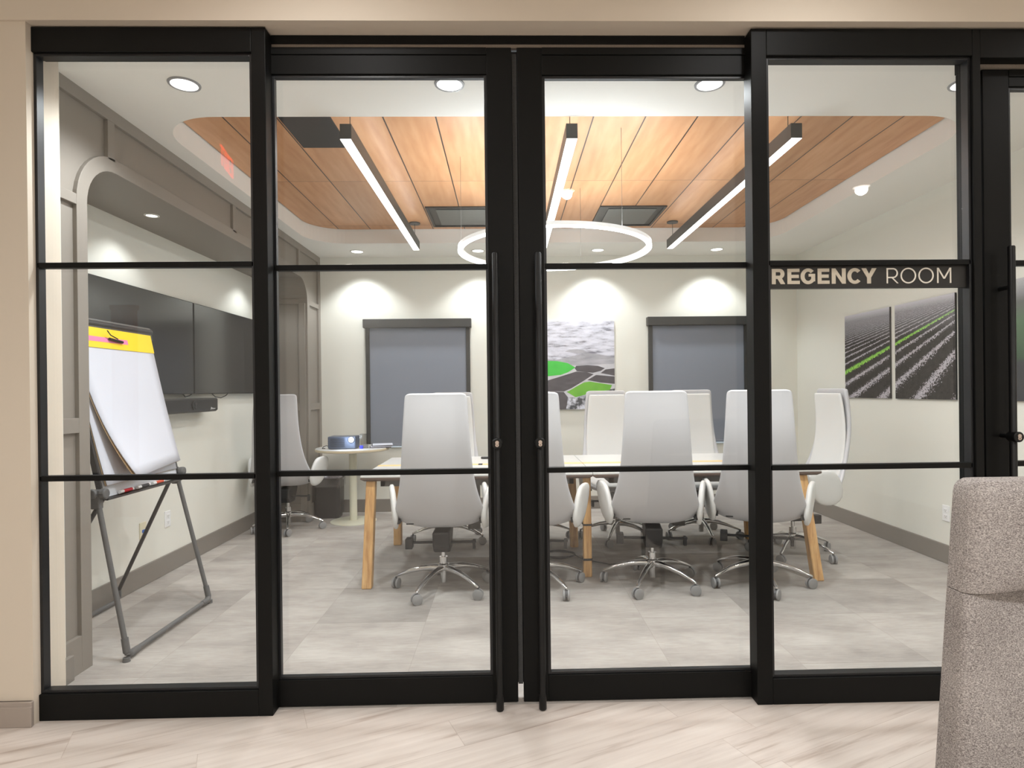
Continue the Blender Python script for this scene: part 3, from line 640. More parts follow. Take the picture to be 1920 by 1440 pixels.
# ================================================================== CHAIR
def make_chair(label):
    t = thing('conference_chair', label, 'chair', (0, 0, 0), 0, None)
    # (y, z, half width, forward curl of the side edges)
    prof = [(-.342, 1.283, .160, .004), (-.340, 1.277, .184, .006), (-.342, 1.255, .189, .008), (-.356, 1.16, .194, .012), (-.368, 1.02, .203, .018), (-.356, .90, .211, .022),
            (-.333, .78, .222, .028), (-.303, .67, .242, .034), (-.268, .575, .268, .044), (-.222, .50, .284, .056), (-.155, .452, .282, .062), (-.07, .432, .274, .054),
            (.05, .43, .258, .040), (.15, .442, .248, .028), (.215, .458, .232, .018), (.25, .462, .21, .010)]
    q = MB(); rows = []
    N = 12
    for i, (y, z, hw, c) in enumerate(prof):
        a = prof[max(i - 1, 0)]; b = prof[min(i + 1, len(prof) - 1)]
        ty, tz = b[0] - a[0], b[1] - a[1]; L = math.hypot(ty, tz); ny, nz = -tz / L, ty / L   # toward the sitter
        rows.append([(hw * u, y + ny * c * abs(u) ** 3, z + nz * c * abs(u) ** 3) for u in [(-1 + 2 * k / N) for k in range(N + 1)]])
    q.grid(rows)
    q.build('shell', 'leather', t, smooth=True, solid=.030, off=0., subsurf=2)
    # seat pad
    q = MB(); rows = []
    for (y, z, hw) in ((-.235, .585, .20), (-.20, .53, .215), (-.13, .492, .222), (-.02, .478, .222), (.10, .480, .216), (.20, .490, .20), (.235, .478, .188)):
        rows.append([(hw * u, y, z + .012 * abs(u) ** 3) for u in [(-1 + k / 4) for k in range(9)]])
    q.grid(rows); q.build('seat_pad', 'leather_in', t, smooth=True, solid=.035, off=-1, subsurf=2)
    # back pad
    q = MB(); rows = []
    for (y, z, hw) in ((-.305, 1.25, .165), (-.306, 1.235, .172), (-.325, 1.1, .180), (-.33, .95, .19), (-.312, .8, .198), (-.277, .67, .205), (-.255, .61, .205)):
        rows.append([(hw * u, y + .01 * abs(u) ** 3, z) for u in [(-1 + k / 4) for k in range(9)]])
    q.grid(rows); q.build('back_pad', 'leather_in', t, smooth=True, solid=.022, off=0, subsurf=2)
    for s in (-1, 1):
        pr = [(a_, b_ - .014) for a_, b_ in [(-.245, .50), (-.225, .60), (-.165, .685), (-.12, .705), (-.02, .708), (.06, .700), (.095, .672), (.098, .62), (.06, .53), (.0, .465), (-.08, .44), (-.18, .438)]]
        cyy = sum(p[0] for p in pr) / len(pr); czz = sum(p[1] for p in pr) / len(pr)
        q = MB(); rings = []
        for x, k in ((-.020, .86), (-.012, 1.), (.012, 1.), (.020, .86)):
            rings.append([(s * (.274 + x + (b - .46) * .08 + (a + .2) * .20), cyy + (a - cyy) * k, czz + (b - czz) * k) for a, b in pr])
        q.loft(rings); q.build('armrest', 'leather_in', t, smooth=True, subsurf=1)
        boxpart('arm_bracket', 'mech', t, min(s * .246, s * .262), max(s * .246, s * .262), -.215, -.14, .475, .50, world=False)
    boxpart('maker_tag', 'mech', t, -.20, -.155, -.245, -.2425, .478, .486, world=False)
    q = MB(); q.prism([(-.155, .405), (.12, .41), (.12, .37), (.06, .30), (.03, .265), (-.10, .265), (-.14, .31)], .11, 'X', -.055)
    mech = q.build('seat_mechanism', 'mech', t, bevel=.012)
    q = MB(); q.cyl((-.21, -.06, .322), .0085, .43, 12, 'X')
    q.box(-.236, -.190, -.09, -.02, .285, .350); q.box(.195, .215, -.075, -.035, .275, .335)
    q.build('lever', 'mech', mech, bevel=.004)
    q = MB(); q.tube([(0, 0, .045), (0, 0, .05), (0, 0, .17), (0, 0, .172), (0, 0, .215)], [.018, .021, .023, .027, .027], 24)
    q.tube([(0, 0, .215), (0, 0, .27)], .014, 16)
    q.build('gas_column', 'chrome', t, smooth=True)
    q = MB(); q.tube([(0, 0, .115), (0, 0, .12), (0, 0, .165), (0, 0, .17)], [.028, .036, .036, .030], 28)
    for k in range(5):
        a = 2 * PI * k / 5; d = Vector((math.cos(a), math.sin(a), 0)); w = Vector((-math.sin(a), math.cos(a), 0))
        rings = []
        for r, z, hw, hh in ((.02, .140, .024, .026), (.08, .142, .021, .021), (.15, .134, .018, .018), (.22, .117, .0155, .015), (.285, .094, .013, .011), (.318, .080, .011, .009), (.328, .076, .009, .007)):
            c = d * r + Vector((0, 0, z))
            rings.append([c + w * (hw * math.cos(b)) + Vector((0, 0, hh * math.sin(b))) for b in [2 * PI * j / 10 for j in range(10)]])
        q.loft(rings)
    star = q.build('star_base', 'chrome', t, smooth=True)
    for k in range(5):
        a = 2 * PI * k / 5; cx, cyy = .32 * math.cos(a), .32 * math.sin(a); b = a + .9 + 1.3 * k
        q = MB(); ux, uy = math.cos(b), math.sin(b)
        for s in (-1, 1):
            o1 = Vector((cx + ux * s * .006, cyy + uy * s * .006, .033)); o2 = Vector((cx + ux * s * .022, cyy + uy * s * .022, .033))
            q.tube([o1, o1 + (o2 - o1) * .2, o1 + (o2 - o1) * .85, o2], [.028, .033, .033, .027], 22)
        q.mi = 1; q.tube([(cx, cyy, .05), (cx, cyy, .085)], .007, 10)
        q.tube([(cx - ux * .006, cyy - uy * .006, .036), (cx + ux * .006, cyy + uy * .006, .036)], .029, 18)
        q.build('caster', ['caster', 'caster_hub'], star, smooth=True)
    return t
def R(d): return math.radians(d)
CH = [  # label, x, y, heading (deg, 0 = facing the back wall, + turns left), first caster angle in the world
 ('white high-back chair seen from behind, in front of the left glass door', -.425, 3.985, 0, -115),
 ('white high-back chair seen from behind, half hidden by the closed door stiles in the middle', .175, 3.99, -8, -56),
 ('white high-back chair seen from behind, in front of the right glass door', .955, 4.005, -8, -119.5),
 ('white high-back chair seen from behind, crossed by the black post beside the room sign', 1.655, 3.985, -20, -94),
 ('white high-back chair on the far side of the table, hidden behind the leftmost near chair', -.50, 5.27, 180, -100),
 ('white high-back chair on the far side of the table, left end of the aerial picture', .22, 5.27, 178, -70),
 ('white high-back chair on the far side of the table, just right of the aerial picture', .95, 5.24, 186, -113),
 ('white high-back chair across the table, in front of the right window shade', 1.69, 5.27, 176, -92),
 ('white high-back chair at the right end of the table, facing left below the field pictures', 2.21, 4.66, 95, -58),
 ('white high-back chair standing apart by the niche corner, left of the waste bin', -2.09, 5.82, 3, -71.6),
]
chair0 = None
for i, (lb, x, y, hd, ca) in enumerate(CH):
    if chair0 is None: c = chair0 = make_chair(lb)
    else: c = copy_tree(chair0); c['label'] = lb
    c.location = (x, y, 0); c.rotation_euler = (0, 0, R(hd)); c['group'] = 'white high-back conference chairs'
    for k in kids(c):
        if k.name.startswith('star_base'): k.rotation_euler = (0, 0, R(ca - hd))

# ================================================================== TABLE
def make_table(x0, x1, label):
    t = thing('conference_table', label, 'table', ((x0 + x1) / 2, 4.595, 0), 0, 'pair of conference tables')
    y0, y1 = 4.035, 5.155
    q = MB(); q.box(x0, x1, y0, 4.555, .728, .74); q.box(x0, x1, 4.635, y1, .728, .74); q.build('tabletop', 'table_white', t, world=True, bevel=.0015)
    q = MB(); q.prism([(x0, y0), (x1, y0), (x1, y1), (x0, y1)], .001, 'Z', .727)
    bm = q.bm; bm.free(); q = MB()
    q.loft([[(x0 + a, y0 + a, z), (x1 - a, y0 + a, z), (x1 - a, y1 - a, z), (x0 + a, y1 - a, z)] for a, z in ((.022, .702), (.0, .716), (0., .728))])
    q.build('edge_band', 'table_edge', t, world=True)
    q = MB(); w = (x1 - x0) / 2
    q.box(x0, x0 + w * .98, 4.557, 4.633, .728, .7415); q.box(x0 + w * 1.02, x1, 4.557, 4.633, .728, .7415); q.build('cable_lid', 'maple', t, world=True, bevel=.001)
    boxpart('cable_slot', 'dark_slot', t, x0 + w * .98, x0 + w * 1.02, 4.56, 4.63, .728, .7425)
    q = MB(); q.box(x0 + .12, x1 - .12, 4.10, 4.13, .66, .702); q.box(x0 + .12, x1 - .12, 5.06, 5.09, .66, .702); q.box(x0 + .12, x0 + .15, 4.10, 5.09, .66, .702); q.box(x1 - .15, x1 - .12, 4.10, 5.09, .66, .702)
    q.build('under_frame', 'steel_grey', t, world=True)
    cx = (x0 + x1) / 2 - .05
    q = MB(); q.box(cx - .20, cx + .2, 4.5, 4.69, .60, .702); q.box(cx - .045, cx + .045, 4.55, 4.64, .26, .60); q.build('cable_tray', 'steel_grey', t, world=True, bevel=.004)
    return t
t1 = make_table(-.975, .568, 'left half of the white topped conference table on oak legs')
t2 = make_table(.572, 2.115, 'right half of the white topped conference table on oak legs')
def leg(t, tx, ty, bx, by, w0=.031, w1=.033):
    q = MB(); rings = []
    for f in (0, 1):
        x, y, z, w = tx + (bx - tx) * f, ty + (by - ty) * f, .702 * (1 - f), w0 + (w1 - w0) * f
        rings.append([(x - w, y - w, z), (x + w, y - w, z), (x + w, y + w, z), (x - w, y + w, z)])
    q.loft(rings); return q.build('leg', 'oak', t, world=True, bevel=.008)
leg(t1, -.915, 4.10, -.935, 4.03); leg(t1, -.915, 5.09, -.935, 5.165)
L = leg(t1, .545, 4.17, .548, 4.20, .026, .030); leg(t1, .535, 5.06, .545, 5.0)
for z in (.60, .36, .12):
    boxpart('cable_strap', 'strap', L, .515, .579, 4.155, 4.226, z, z + .012)
leg(t2, 2.005, 4.10, 2.075, 4.03); leg(t2, 2.005, 5.09, 2.075, 5.165)
def rest(name, label, cat, x0, x1, y0, y1, z0, z1, m_):
    return tag(boxpart(name, m_, None, x0, x1, y0, y1, z0, z1, bevel=.004, world=False), label, cat)
rest('remote_control', 'small black remote lying on the far side of the left table half', 'remote', -.215, -.10, 4.95, 4.985, .7405, .757, 'mech')
q = MB(); pts = []
for i in range(60):
    a = 2 * PI * i / 20; r_ = .10 + .006 * math.sin(i); pts.append((.40 + r_ * math.cos(a) * 1.15, 4.72 + r_ * math.sin(a), .006 + .0035 * (i // 20) * 1.4 + .004))
pts += [(.56, 4.60, .008), (.75, 4.45, .006), (1.0, 4.55, .006)]
q.tube(pts, .0045, 8); tag(q.build('power_cord', 'cord', None, smooth=True), 'black power cord coiled on the carpet under the conference table', 'cord')

# ================================================================== ROUND TABLE and what stands on it
t = thing('round_side_table', 'small round pedestal table with pale top in the back left corner', 'table', (-1.554, 6.137, 0))
q = MB(); q.lathe([(.352, .712), (.36, .716), (.36, .738), (.356, .742)], n=64); q.build('tabletop', 'table_white', t, smooth=True)
q = MB(); n = 64; q.loft([[(r_ * math.cos(2 * PI * k / n), r_ * math.sin(2 * PI * k / n), z) for k in range(n)] for r_, z in ((.3605, .716), (.362, .720), (.362, .735), (.3605, .738))], caps=False); q.build('edge_band', 'pale_edge', t, smooth=True)
q = MB(); q.lathe([(.037, .012), (.037, .712)], n=28); q.build('column', 'cream_metal', t, smooth=True)
q = MB(); q.lathe([(.226, 0.0), (.226, .006), (.215, .010), (.05, .014)], n=64); q.build('base', 'cream_metal', t, smooth=True)

t = thing('projector', 'small blue grey projector with glowing lens on the round table', 'projector', (-1.60, 6.02, .742))
q = MB(); q.box(-1.745, -1.475, 5.93, 6.11, .746, .868); b_ = q.build('body', 'proj_body', t, world=True, bevel=.012, seg=3)
q = MB(); q.cyl((-1.515, 5.934, .835), .030, -.012, 28, 'Y'); q.build('lens_barrel', 'mech', t, world=True, smooth=True)
q = MB(); q.cyl((-1.515, 5.9215, .835), .024, -.001, 28, 'Y'); q.build('lens', 'proj_lens', t, world=True)
q = MB()
for i in range(8): q.box(-1.72, -1.58, 5.9285, 5.931, .765 + i * .011, .769 + i * .011)
q.build('grille', 'mech', t, world=True)
light('projector_glow', 'POINT', (-1.515, 5.88, .84), 1.6, (.75, .85, 1), shadow_soft_size=.03)
q = MB(); q.tube([(-1.745, 6.0, .765), (-1.775, 5.99, .775), (-1.80, 5.98, .765), (-1.815, 5.99, .748), (-1.80, 6.03, .746)], .0035, 8)
q.build('power_cable', 'cord', t, world=True, smooth=True)
t = thing('acrylic_sign_holder', 'clear acrylic holder standing beside the projector on the round table', 'holder', (-1.42, 6.0, .742))
q = MB(); q.box(-1.455, -1.375, 6.02, 6.025, .744, .885); q.box(-1.455, -1.375, 6.05, 6.055, .744, .885); q.box(-1.455, -1.375, 6.025, 6.05, .744, .749); q.build('panel', 'acrylic', t, world=True)
q = MB(); q.lathe([(.016, 0), (.018, .004), (.018, .026), (.014, .030)], c=(-1.43, 5.98, .743), n=20); tag(q.build('blue_cap', 'blue_cap', None, smooth=True), 'small blue cap in front of the clear acrylic holder', 'cap')
t = thing('folder_stack', 'two thin dark folders with white pages stacked at the right of the round table', 'folder', (-1.27, 6.13, .742))
rz = Matrix.Rotation(R(12), 3, 'Z')
for i, (m_, nm) in enumerate((('book_cover', 'cover'), ('paper', 'pages'), ('book_cover', 'cover'), ('paper', 'pages'))):
    q = MB(); q.box(-1.38 + .01 * i, -1.17 + .005 * i, 6.04, 6.22, .742 + .008 * i, .7495 + .008 * i, rot=rz); q.build(nm, m_, t, world=True)

# ================================================================== WASTE BIN
t = thing('waste_bin', 'black waste bin with clear liner beside the round table', 'bin', (-1.86, 6.37, 0))
def rr3(hx, hy, r_, z): return [(a, b, z) for a, b in rrect(-hx, hx, -hy, hy, r_, 6)]
q = MB(); q.loft([rr3(.115, .09, .03, 0), rr3(.135, .108, .035, .40), rr3(.140, .112, .035, .405), rr3(.140, .112, .035, .415), rr3(.133, .106, .033, .415), rr3(.13, .1, .03, .04)]); q.build('body', 'bin_black', t, smooth=True)
q = MB(); n = 48; rings = []
for z, k in ((.32, .95), (.36, .97), (.42, .99), (.43, .92), (.42, .87)):
    base_ = rrect(-.15 * k, .15 * k, -.117 * k, .117 * k, .035, 11)
    rings.append([(a * (1 + .02 * math.sin(i * 2.3 + z * 40)), b * (1 + .03 * math.sin(i * 1.7)), z + .008 * math.sin(i * 1.1)) for i, (a, b) in enumerate(base_)])
q.loft(rings, caps=False); q.build('liner', 'liner', t, smooth=True)
q = MB()
for i in range(5):
    bmesh.ops.create_icosphere(q.bm, subdivisions=2, radius=.045, matrix=Matrix.Translation((-.085 + .043 * i, .02 * (-1) ** i, .395 + .012 * (i % 2))))
for v in q.bm.verts: v.co += Vector((random.uniform(-.010, .010), random.uniform(-.01, .01), random.uniform(-.010, .010)))
o = q.build('crumpled_paper', 'crumple', None); o.location = (-1.86, 6.37, 0); tag(o, 'crumpled paper heaped in the top of the waste bin', 'paper'); o['kind'] = 'stuff'

# ================================================================== BACK WALL
def shade(x0, x1, label):
    t = thing('roller_shade', label, 'window shade', ((x0 + x1) / 2, YB, .70), 0, 'roller shades on the back wall')
    boxpart('headbox', 'shade_frame', t, x0, x1, YB - .085, YB, 1.985, 2.078, bevel=.004)
    for a, b in ((x0 + .018, x0 + .060), (x1 - .060, x1 - .018)): boxpart('side_channel', 'shade_frame', t, a, b, YB - .04, YB, .71, 1.985, bevel=.003)
    boxpart('shade_cloth', 'shade_fabric', t, x0 + .060, x1 - .060, YB - .022, YB - .016, .715, 1.985)
    boxpart('hem_bar', 'shade_fabric', t, x0 + .062, x1 - .062, YB - .026, YB - .012, .715, .735, bevel=.003)
    boxpart('sill', 'sill', t, x0 + .03, x1 - .03, YB - .03, YB, .695, .712, bevel=.003)
shade(-1.531, -.372, 'blue grey roller shade in charcoal frame, left of the aerial picture')
shade(1.535, 2.66, 'blue grey roller shade in charcoal frame, right of the aerial picture')

t = thing('aerial_picture', 'frameless aerial picture of grey land with bright green fields on the back wall', 'picture', (.80, YB, 1.09))
px0, px1, pz0, pz1 = .415, 1.178, 1.085, 2.043
boxpart('canvas_block', 'white_plastic', t, px0, px1, YB - .028, YB, pz0, pz1)
q = MB(); yp = YB - .0285
SCX, SCZ = (1.178 - .458) / 945, (2.043 - 1.085) / 1245   # picture pixels -> metres
def PP(x, z): return (.458 + (x - 55) * SCX, pz1 - (z - 93) * SCZ)
def patch(pts, mi, lift):
    q.mi = mi; q.prism([PP(*p) for p in pts], .0006, 'Y', yp - .0006 * lift)
patch([(-2, 93), (1000, 93), (1000, 760), (-2, 760)], 0, 1)
patch([(-2, 620), (160, 640), (330, 600), (520, 560), (800, 575), (1000, 600), (1000, 700), (860, 760), (450, 760), (-2, 700)], 1, 2)
patch([(290, 520), (360, 495), (470, 490), (560, 505), (640, 540), (830, 572), (700, 580), (500, 552)], 1, 2.5)
patch([(-2, 700), (430, 720), (1000, 700), (1000, 1338), (-2, 1338)], 5, 3)
patch([(450, 725), (620, 715), (760, 728), (860, 762), (800, 800), (690, 826), (460, 800), (430, 760)], 2, 4)
patch([(870, 780), (1000, 765), (1000, 870), (800, 830)], 2, 4)
patch([(200, 880), (450, 805), (600, 815), (700, 845), (560, 935), (380, 1040), (270, 1085), (-2, 1075), (-2, 940)], 2, 4)
patch([(600, 925), (720, 855), (1000, 880), (1000, 985), (800, 965)], 2, 4)
patch([(-2, 650), (180, 655), (330, 685), (440, 748), (330, 815), (230, 850), (-2, 870)], 3, 5)
patch([(310, 1090), (560, 960), (640, 948), (960, 1000), (930, 1070), (700, 1100), (440, 1168)], 4, 5)
patch([(300, 1085), (330, 1085), (1000, 705), (1000, 690)], 5, 5.5)
patch([(330, 1165), (440, 1170), (560, 1120), (1000, 1050), (1000, 1338), (300, 1338)], 6, 4.5)
patch([(-2, 1075), (270, 1092), (330, 1170), (300, 1338), (-2, 1338)], 2, 4)
q.build('print', ['aer_sky', 'aer_mid', 'aer_dark', 'aer_green', 'aer_lime', 'aer_line', 'aer_rock'], t, world=True)

# ================================================================== RIGHT WALL
def canvas(ya, yb, u0, label, m_='field_print'):
    """ya = edge further from the camera"""
    t = thing('field_picture', label, 'picture', (XR, (ya + yb) / 2, 1.195), 0, 'field pictures on the right wall')
    boxpart('canvas_block', 'tv_edge', t, XR - .016, XR - .002, yb, ya, 1.195, 1.956)
    q = MB(); vs = [q.bm.verts.new(p) for p in ((XR - .0165, ya, 1.195), (XR - .0165, yb, 1.195), (XR - .0165, yb, 1.956), (XR - .0165, ya, 1.956))]
    f = q.bm.faces.new(vs); uvl = q.bm.loops.layers.uv.new('UVMap')
    for l in f.loops: l[uvl].uv = (u0 + (ya - l.vert.co.y), l.vert.co.z - 1.195)
    q.build('print', m_, t, world=True)
canvas(5.63, 4.965, 0, 'dark crop field picture with a green row, smaller left one of the adjacent pair')
canvas(4.896, 4.232, .73, 'dark crop field picture with a green row, nearer right one of the adjacent pair')
canvas(4.163, 3.50, 0, 'dark green crop picture seen through the rightmost glass door', 'crop_print')

def outlet(name, x, y, z, face, label, body='white_plastic', kind='duplex'):
    """face +1: looks toward +X, -1: toward -X"""
    t = thing(name, label, 'outlet', (x, y, z - .058))
    a, b = (x, x + .006) if face > 0 else (x - .006, x)
    boxpart('cover_plate', body, t, a, b, y - .036, y + .036, z - .058, z + .058, bevel=.002)
    f0, f1 = (x + .006, x + .009) if face > 0 else (x - .009, x - .006)
    if kind == 'duplex':
        for dz in (-.022, .022):
            s = boxpart('socket', body, t, f0, f1, y - .017, y + .017, z + dz - .014, z + dz + .014, bevel=.002)
            q = MB()
            g0, g1 = (f1, f1 + .0005) if face > 0 else (f0 - .0005, f0)
            q.box(g0, g1, y - .008, y - .006, z + dz - .004, z + dz + .006); q.box(g0, g1, y + .006, y + .008, z + dz - .004, z + dz + .006); q.box(g0, g1, y - .002, y + .002, z + dz - .011, z + dz - .007)
            q.build('slots', 'steel_grey', s, world=True)
    else:
        boxpart('jack', 'blue_jack', t, f0, f1, y - .014, y + .014, z - .012, z + .008)
outlet('wall_outlet', XR, 4.355, .365, -1, 'white power outlet low on the right wall under the field pictures')
outlet('wall_outlet', XN, 4.465, .390, 1, 'white power outlet on the niche wall behind the easel legs')
outlet('data_outlet', XN, 4.165, .372, 1, 'ivory data plate with blue jack on the niche wall behind the easel brace', 'ivory_plastic', 'jack')

# ================================================================== SCREENS
def tv(y0, y1, label):
    t = thing('television', label, 'television', (XN, (y0 + y1) / 2, 1.296), 0, 'wall screens in the niche')
    boxpart('wall_bracket', 'mech', t, XN, XN + .035, y0 + .35, y1 - .35, 1.45, 1.85)
    boxpart('housing', 'tv_edge', t, XN + .03, XN + .060, y0, y1, 1.296, 2.005, bevel=.003)
    boxpart('screen', 'tv', t, XN + .060, XN + .062, y0 + .006, y1 - .006, 1.304, 1.999)
tv(3.505, 4.745, 'dark wall screen, nearer one of the two side by side in the niche')
tv(4.758, 5.99, 'dark wall screen, farther one of the two side by side in the niche')
t = thing('video_bar', 'black video conference bar with round lens mounted below the screens', 'video bar', (XN, 4.56, 1.15))
q = MB(); y0, y1 = 4.12, 4.985
q.prism([(XN + .03, 1.150), (XN + .115, 1.156), (XN + .13, 1.17), (XN + .13, 1.255), (XN + .12, 1.265), (XN + .03, 1.265)], y1 - y0, 'Y', y0)
q.build('body', 'tv_edge', t, world=True, bevel=.004)
q = MB(); q.cyl((XN + .128, 4.62, 1.212), .040, .008, 32, 'X'); ln = q.build('camera_ring', 'mech', t, world=True, smooth=True)
q = MB(); q.cyl((XN + .136, 4.62, 1.222), .014, .004, 24, 'X'); q.cyl((XN + .136, 4.62, 1.195), .010, .004, 24, 'X'); q.build('camera_lens', 'tv', ln, world=True, smooth=True)
q = MB(); q.tube([(XN + .1305, 4.868, 1.172), (XN + .1305, 4.875, 1.192), (XN + .1305, 4.882, 1.176), (XN + .1305, 4.892, 1.186), (XN + .1305, 4.90, 1.174), (XN + .1305, 4.912, 1.184), (XN + .1305, 4.925, 1.176), (XN + .1305, 4.94, 1.182)], .0018, 6)
q.build('logo_mark', 'white_plastic', t, world=True)
boxpart('mount', 'mech', t, XN, XN + .03, 4.4, 4.7, 1.16, 1.25)
q = MB()
q.tube([(XN + .05, 4.60, 1.30), (XN + .055, 4.63, 1.275), (XN + .05, 4.70, 1.285), (XN + .05, 4.74, 1.30)], .004, 8)
tag(q.build('screen_cable', 'cord', None, smooth=True), 'short black cable looping between the screens and the video bar', 'cable', 'cables below the screens')
q = MB(); q.tube([(XN + .05, 5.05, 1.30), (XN + .055, 5.1, 1.272), (XN + .055, 5.2, 1.262), (XN + .05, 5.3, 1.28), (XN + .05, 5.34, 1.30)], .004, 8)
tag(q.build('screen_cable', 'cord', None, smooth=True), 'black cable sagging below the farther screen, right of the video bar', 'cable', 'cables below the screens')

# ================================================================== FLIPCHART EASEL
t = thing('flipchart_easel', 'dark grey folding easel with whiteboard standing by the niche', 'easel', (-1.95, 3.4, 0))
def bx(z): return -1.86 - .205 * z          # leaning board line
ya, yb = 3.02, 3.745
JN, JF = (bx(.80) + .0, 3.03, .80), (bx(.815), 3.755, .815)
q = MB(); q.tube([(-1.86, 2.992, .03), JN], .0125, 14); q.build('leg', 'easel', t, world=True, smooth=True)
q = MB(); q.tube([(-1.855, 3.79, .03), JF], .0125, 14); q.build('leg', 'easel', t, world=True, smooth=True)
q = MB(); q.tube([(-1.86, 3.03, .028), (-1.855, 3.76, .028)], .0125, 14); q.build('foot_bar', 'easel', t, world=True, smooth=True)
for (x, y, s) in ((-1.86, 2.992, 1), (-1.855, 3.79, -1)):
    q = MB(); q.tube([(x - .016, y + s * .004, .11), (x - .004, y, .045), (x, y + s * .02, .026), (x, y + s * .085, .027)], [.0165, .017, .019, .0155], 14)
    q.lathe([(.018, 0), (.016, .02)], c=(x, y - s * .008, 0.0), n=16); q.build('foot_corner', 'easel', t, world=True, smooth=True)
for (x, y, z), s in ((JN, -1), (JF, 1)):
    q = MB(); q.box(x - .022, x + .022, y - .018, y + .018, z - .065, z + .03); q.cyl((x + .02, y, z + .01), .026, .03, 20, 'X'); q.cyl((x - .01, y + s * .012, z + .01), .026, s * .02, 20, 'Y')
    q.build('hinge', 'easel', t, world=True, bevel=.006)
q = MB(); q.tube([(-2.03, 3.70, .79), (-2.42, 3.815, .085)], .0115, 12); q.build('rear_leg', 'easel_black', t, world=True, smooth=True)
q = MB(); q.tube([(-2.03, 3.10, .79), (-2.42, 3.04, .085)], .0115, 12); q.build('rear_leg', 'easel_black', t, world=True, smooth=True)
q = MB(); q.tube([(-2.42, 3.04, .085), (-2.422, 3.03, .03), (-2.422, 3.08, .022), (-2.422, 3.5, .022), (-2.422, 3.78, .022), (-2.422, 3.82, .04), (-2.42, 3.815, .085)], .0135, 12); q.build('rear_foot_bar', 'easel', t, world=True, smooth=True)
q = MB()   # whiteboard panel with frame
def quad_slab(y0, y1, z0, z1, d0, d1):
    q.loft([[(bx(z) + d, y, z) for (y, z) in ((y0, z0), (y1, z0), (y1, z1), (y0, z1))] for d in (d0, d1)])
quad_slab(3.05, 3.735, .785, 1.67, .0, .014); wb = q.build('whiteboard', 'whiteboard', t, world=True)
q = MB(); quad_slab(3.04, 3.052, .775, 1.67, -.004, .022); q.build('board_edge', 'easel_black', wb, world=True)
q = MB(); quad_slab(3.733, 3.746, .775, 1.67, -.004, .022); q.build('board_edge', 'easel_black', wb, world=True)
q = MB(); q.prism([(-2.03, .775), (-1.985, .772), (-1.975, .785), (-1.99, .78), (-2.03, .785)], 3.74 - 3.05, 'Y', 3.05); q.build('marker_tray', 'easel_black', t, world=True)
q = MB(); zc = 1.675; q.tube([(bx(zc) + .02, 2.99, zc), (bx(zc) + .02, 3.765, zc)], .021, 16); quad_slab(3.0, 3.755, 1.625, 1.70, .018, .034)
q.build('clamp_bar', 'easel_black', t, world=True, smooth=True)
q = MB(); q.tube([(bx(1.69) + .03, 3.0, 1.69), (bx(1.69) + .03, 3.74, 1.69)], .009, 10); q.build('clamp_highlight_rod', 'steel_grey', t, world=True, smooth=True)
# paper pad
pd = thing('flipchart_pad', 'large white paper pad with yellow top strip clamped on the easel', 'paper pad', (bx(1.6), 3.4, .8))
def sheet(name, m_, y0, y1, z0, z1, off, curl, lift, skew=0., thick=.003, nrow=14, ncol=10):
    q = MB(); rows = []
    for i in range(nrow + 1):
        f = i / nrow; z = z1 + (z0 - z1) * f
        row = []
        for j in range(ncol + 1):
            g_ = j / ncol; c = curl * (f ** 3) * (1 - g_) ** 1.2 + lift * f ** 3
            row.append((bx(z) + off + c, y0 + (y1 - y0) * g_ + skew * f ** 2 * (1 - g_), z + skew * .25 * f * g_))
        rows.append(row)
    q.grid(rows); return q.build(name, m_, pd, world=True, smooth=True, solid=thick, off=-1)
sheet('cardboard_back', 'cardboard', 3.055, 3.725, .842, 1.65, .018, .015, 0, .0)
sheet('page', 'paper', 3.055, 3.725, .845, 1.65, .022, .020, 0, .0)
sheet('cardboard_back', 'cardboard', 3.055, 3.722, .866, 1.65, .030, .085, .012, .095)
sheet('page', 'paper', 3.055, 3.722, .87, 1.65, .036, .09, .015, .10, thick=.004)
q = MB(); quad_slab(3.055, 3.722, 1.545, 1.652, .0405, .0445); q.build('yellow_strip', 'yellow', pd, world=True)
q = MB(); quad_slab(3.055, 3.48, 1.578, 1.604, .0446, .0452); q.build('pink_strip', 'pink', pd, world=True)
tag(pd, pd['label'], 'paper pad')
t = thing('clip_marker', 'dark marker clipped on the yellow strip of the paper pad', 'marker', (bx(1.6) + .05, 3.33, 1.59))
xx = bx(1.6) + .055
q = MB(); q.tube([(xx, 3.31, 1.598), (xx, 3.42, 1.588)], .0075, 10); q.build('barrel', 'mech', t, world=True, smooth=True)
q = MB(); q.tube([(xx + .008, 3.28, 1.64), (xx + .006, 3.31, 1.618), (xx + .006, 3.37, 1.602)], .003, 8); q.build('clip', 'mech', t, world=True, smooth=True)
for k, y0, lb in (('red', 3.16, 'red marker lying at the near left end of the easel tray'), ('black', 3.31, 'black marker lying in the easel tray next to the red one'), ('orange', 3.45, 'orange red marker lying in the easel tray, third from the left'), ('green', 3.59, 'green marker lying at the far right end of the easel tray')):
    t = thing('whiteboard_marker', lb, 'marker', (-1.995, y0 + .06, .787), 0, 'markers in the easel tray')
    zz = .796
    q = MB(); q.cyl((-1.996, y0, zz), .009, .03, 14, 'Y'); q.cyl((-1.996, y0 + .10, zz), .0085, .012, 14, 'Y'); q.build('body', 'white_plastic', t, world=True, smooth=True)
    q = MB(); q.cyl((-1.996, y0 + .03, zz), .0092, .07, 14, 'Y'); q.build('sleeve', 'mark_' + k, t, world=True, smooth=True)

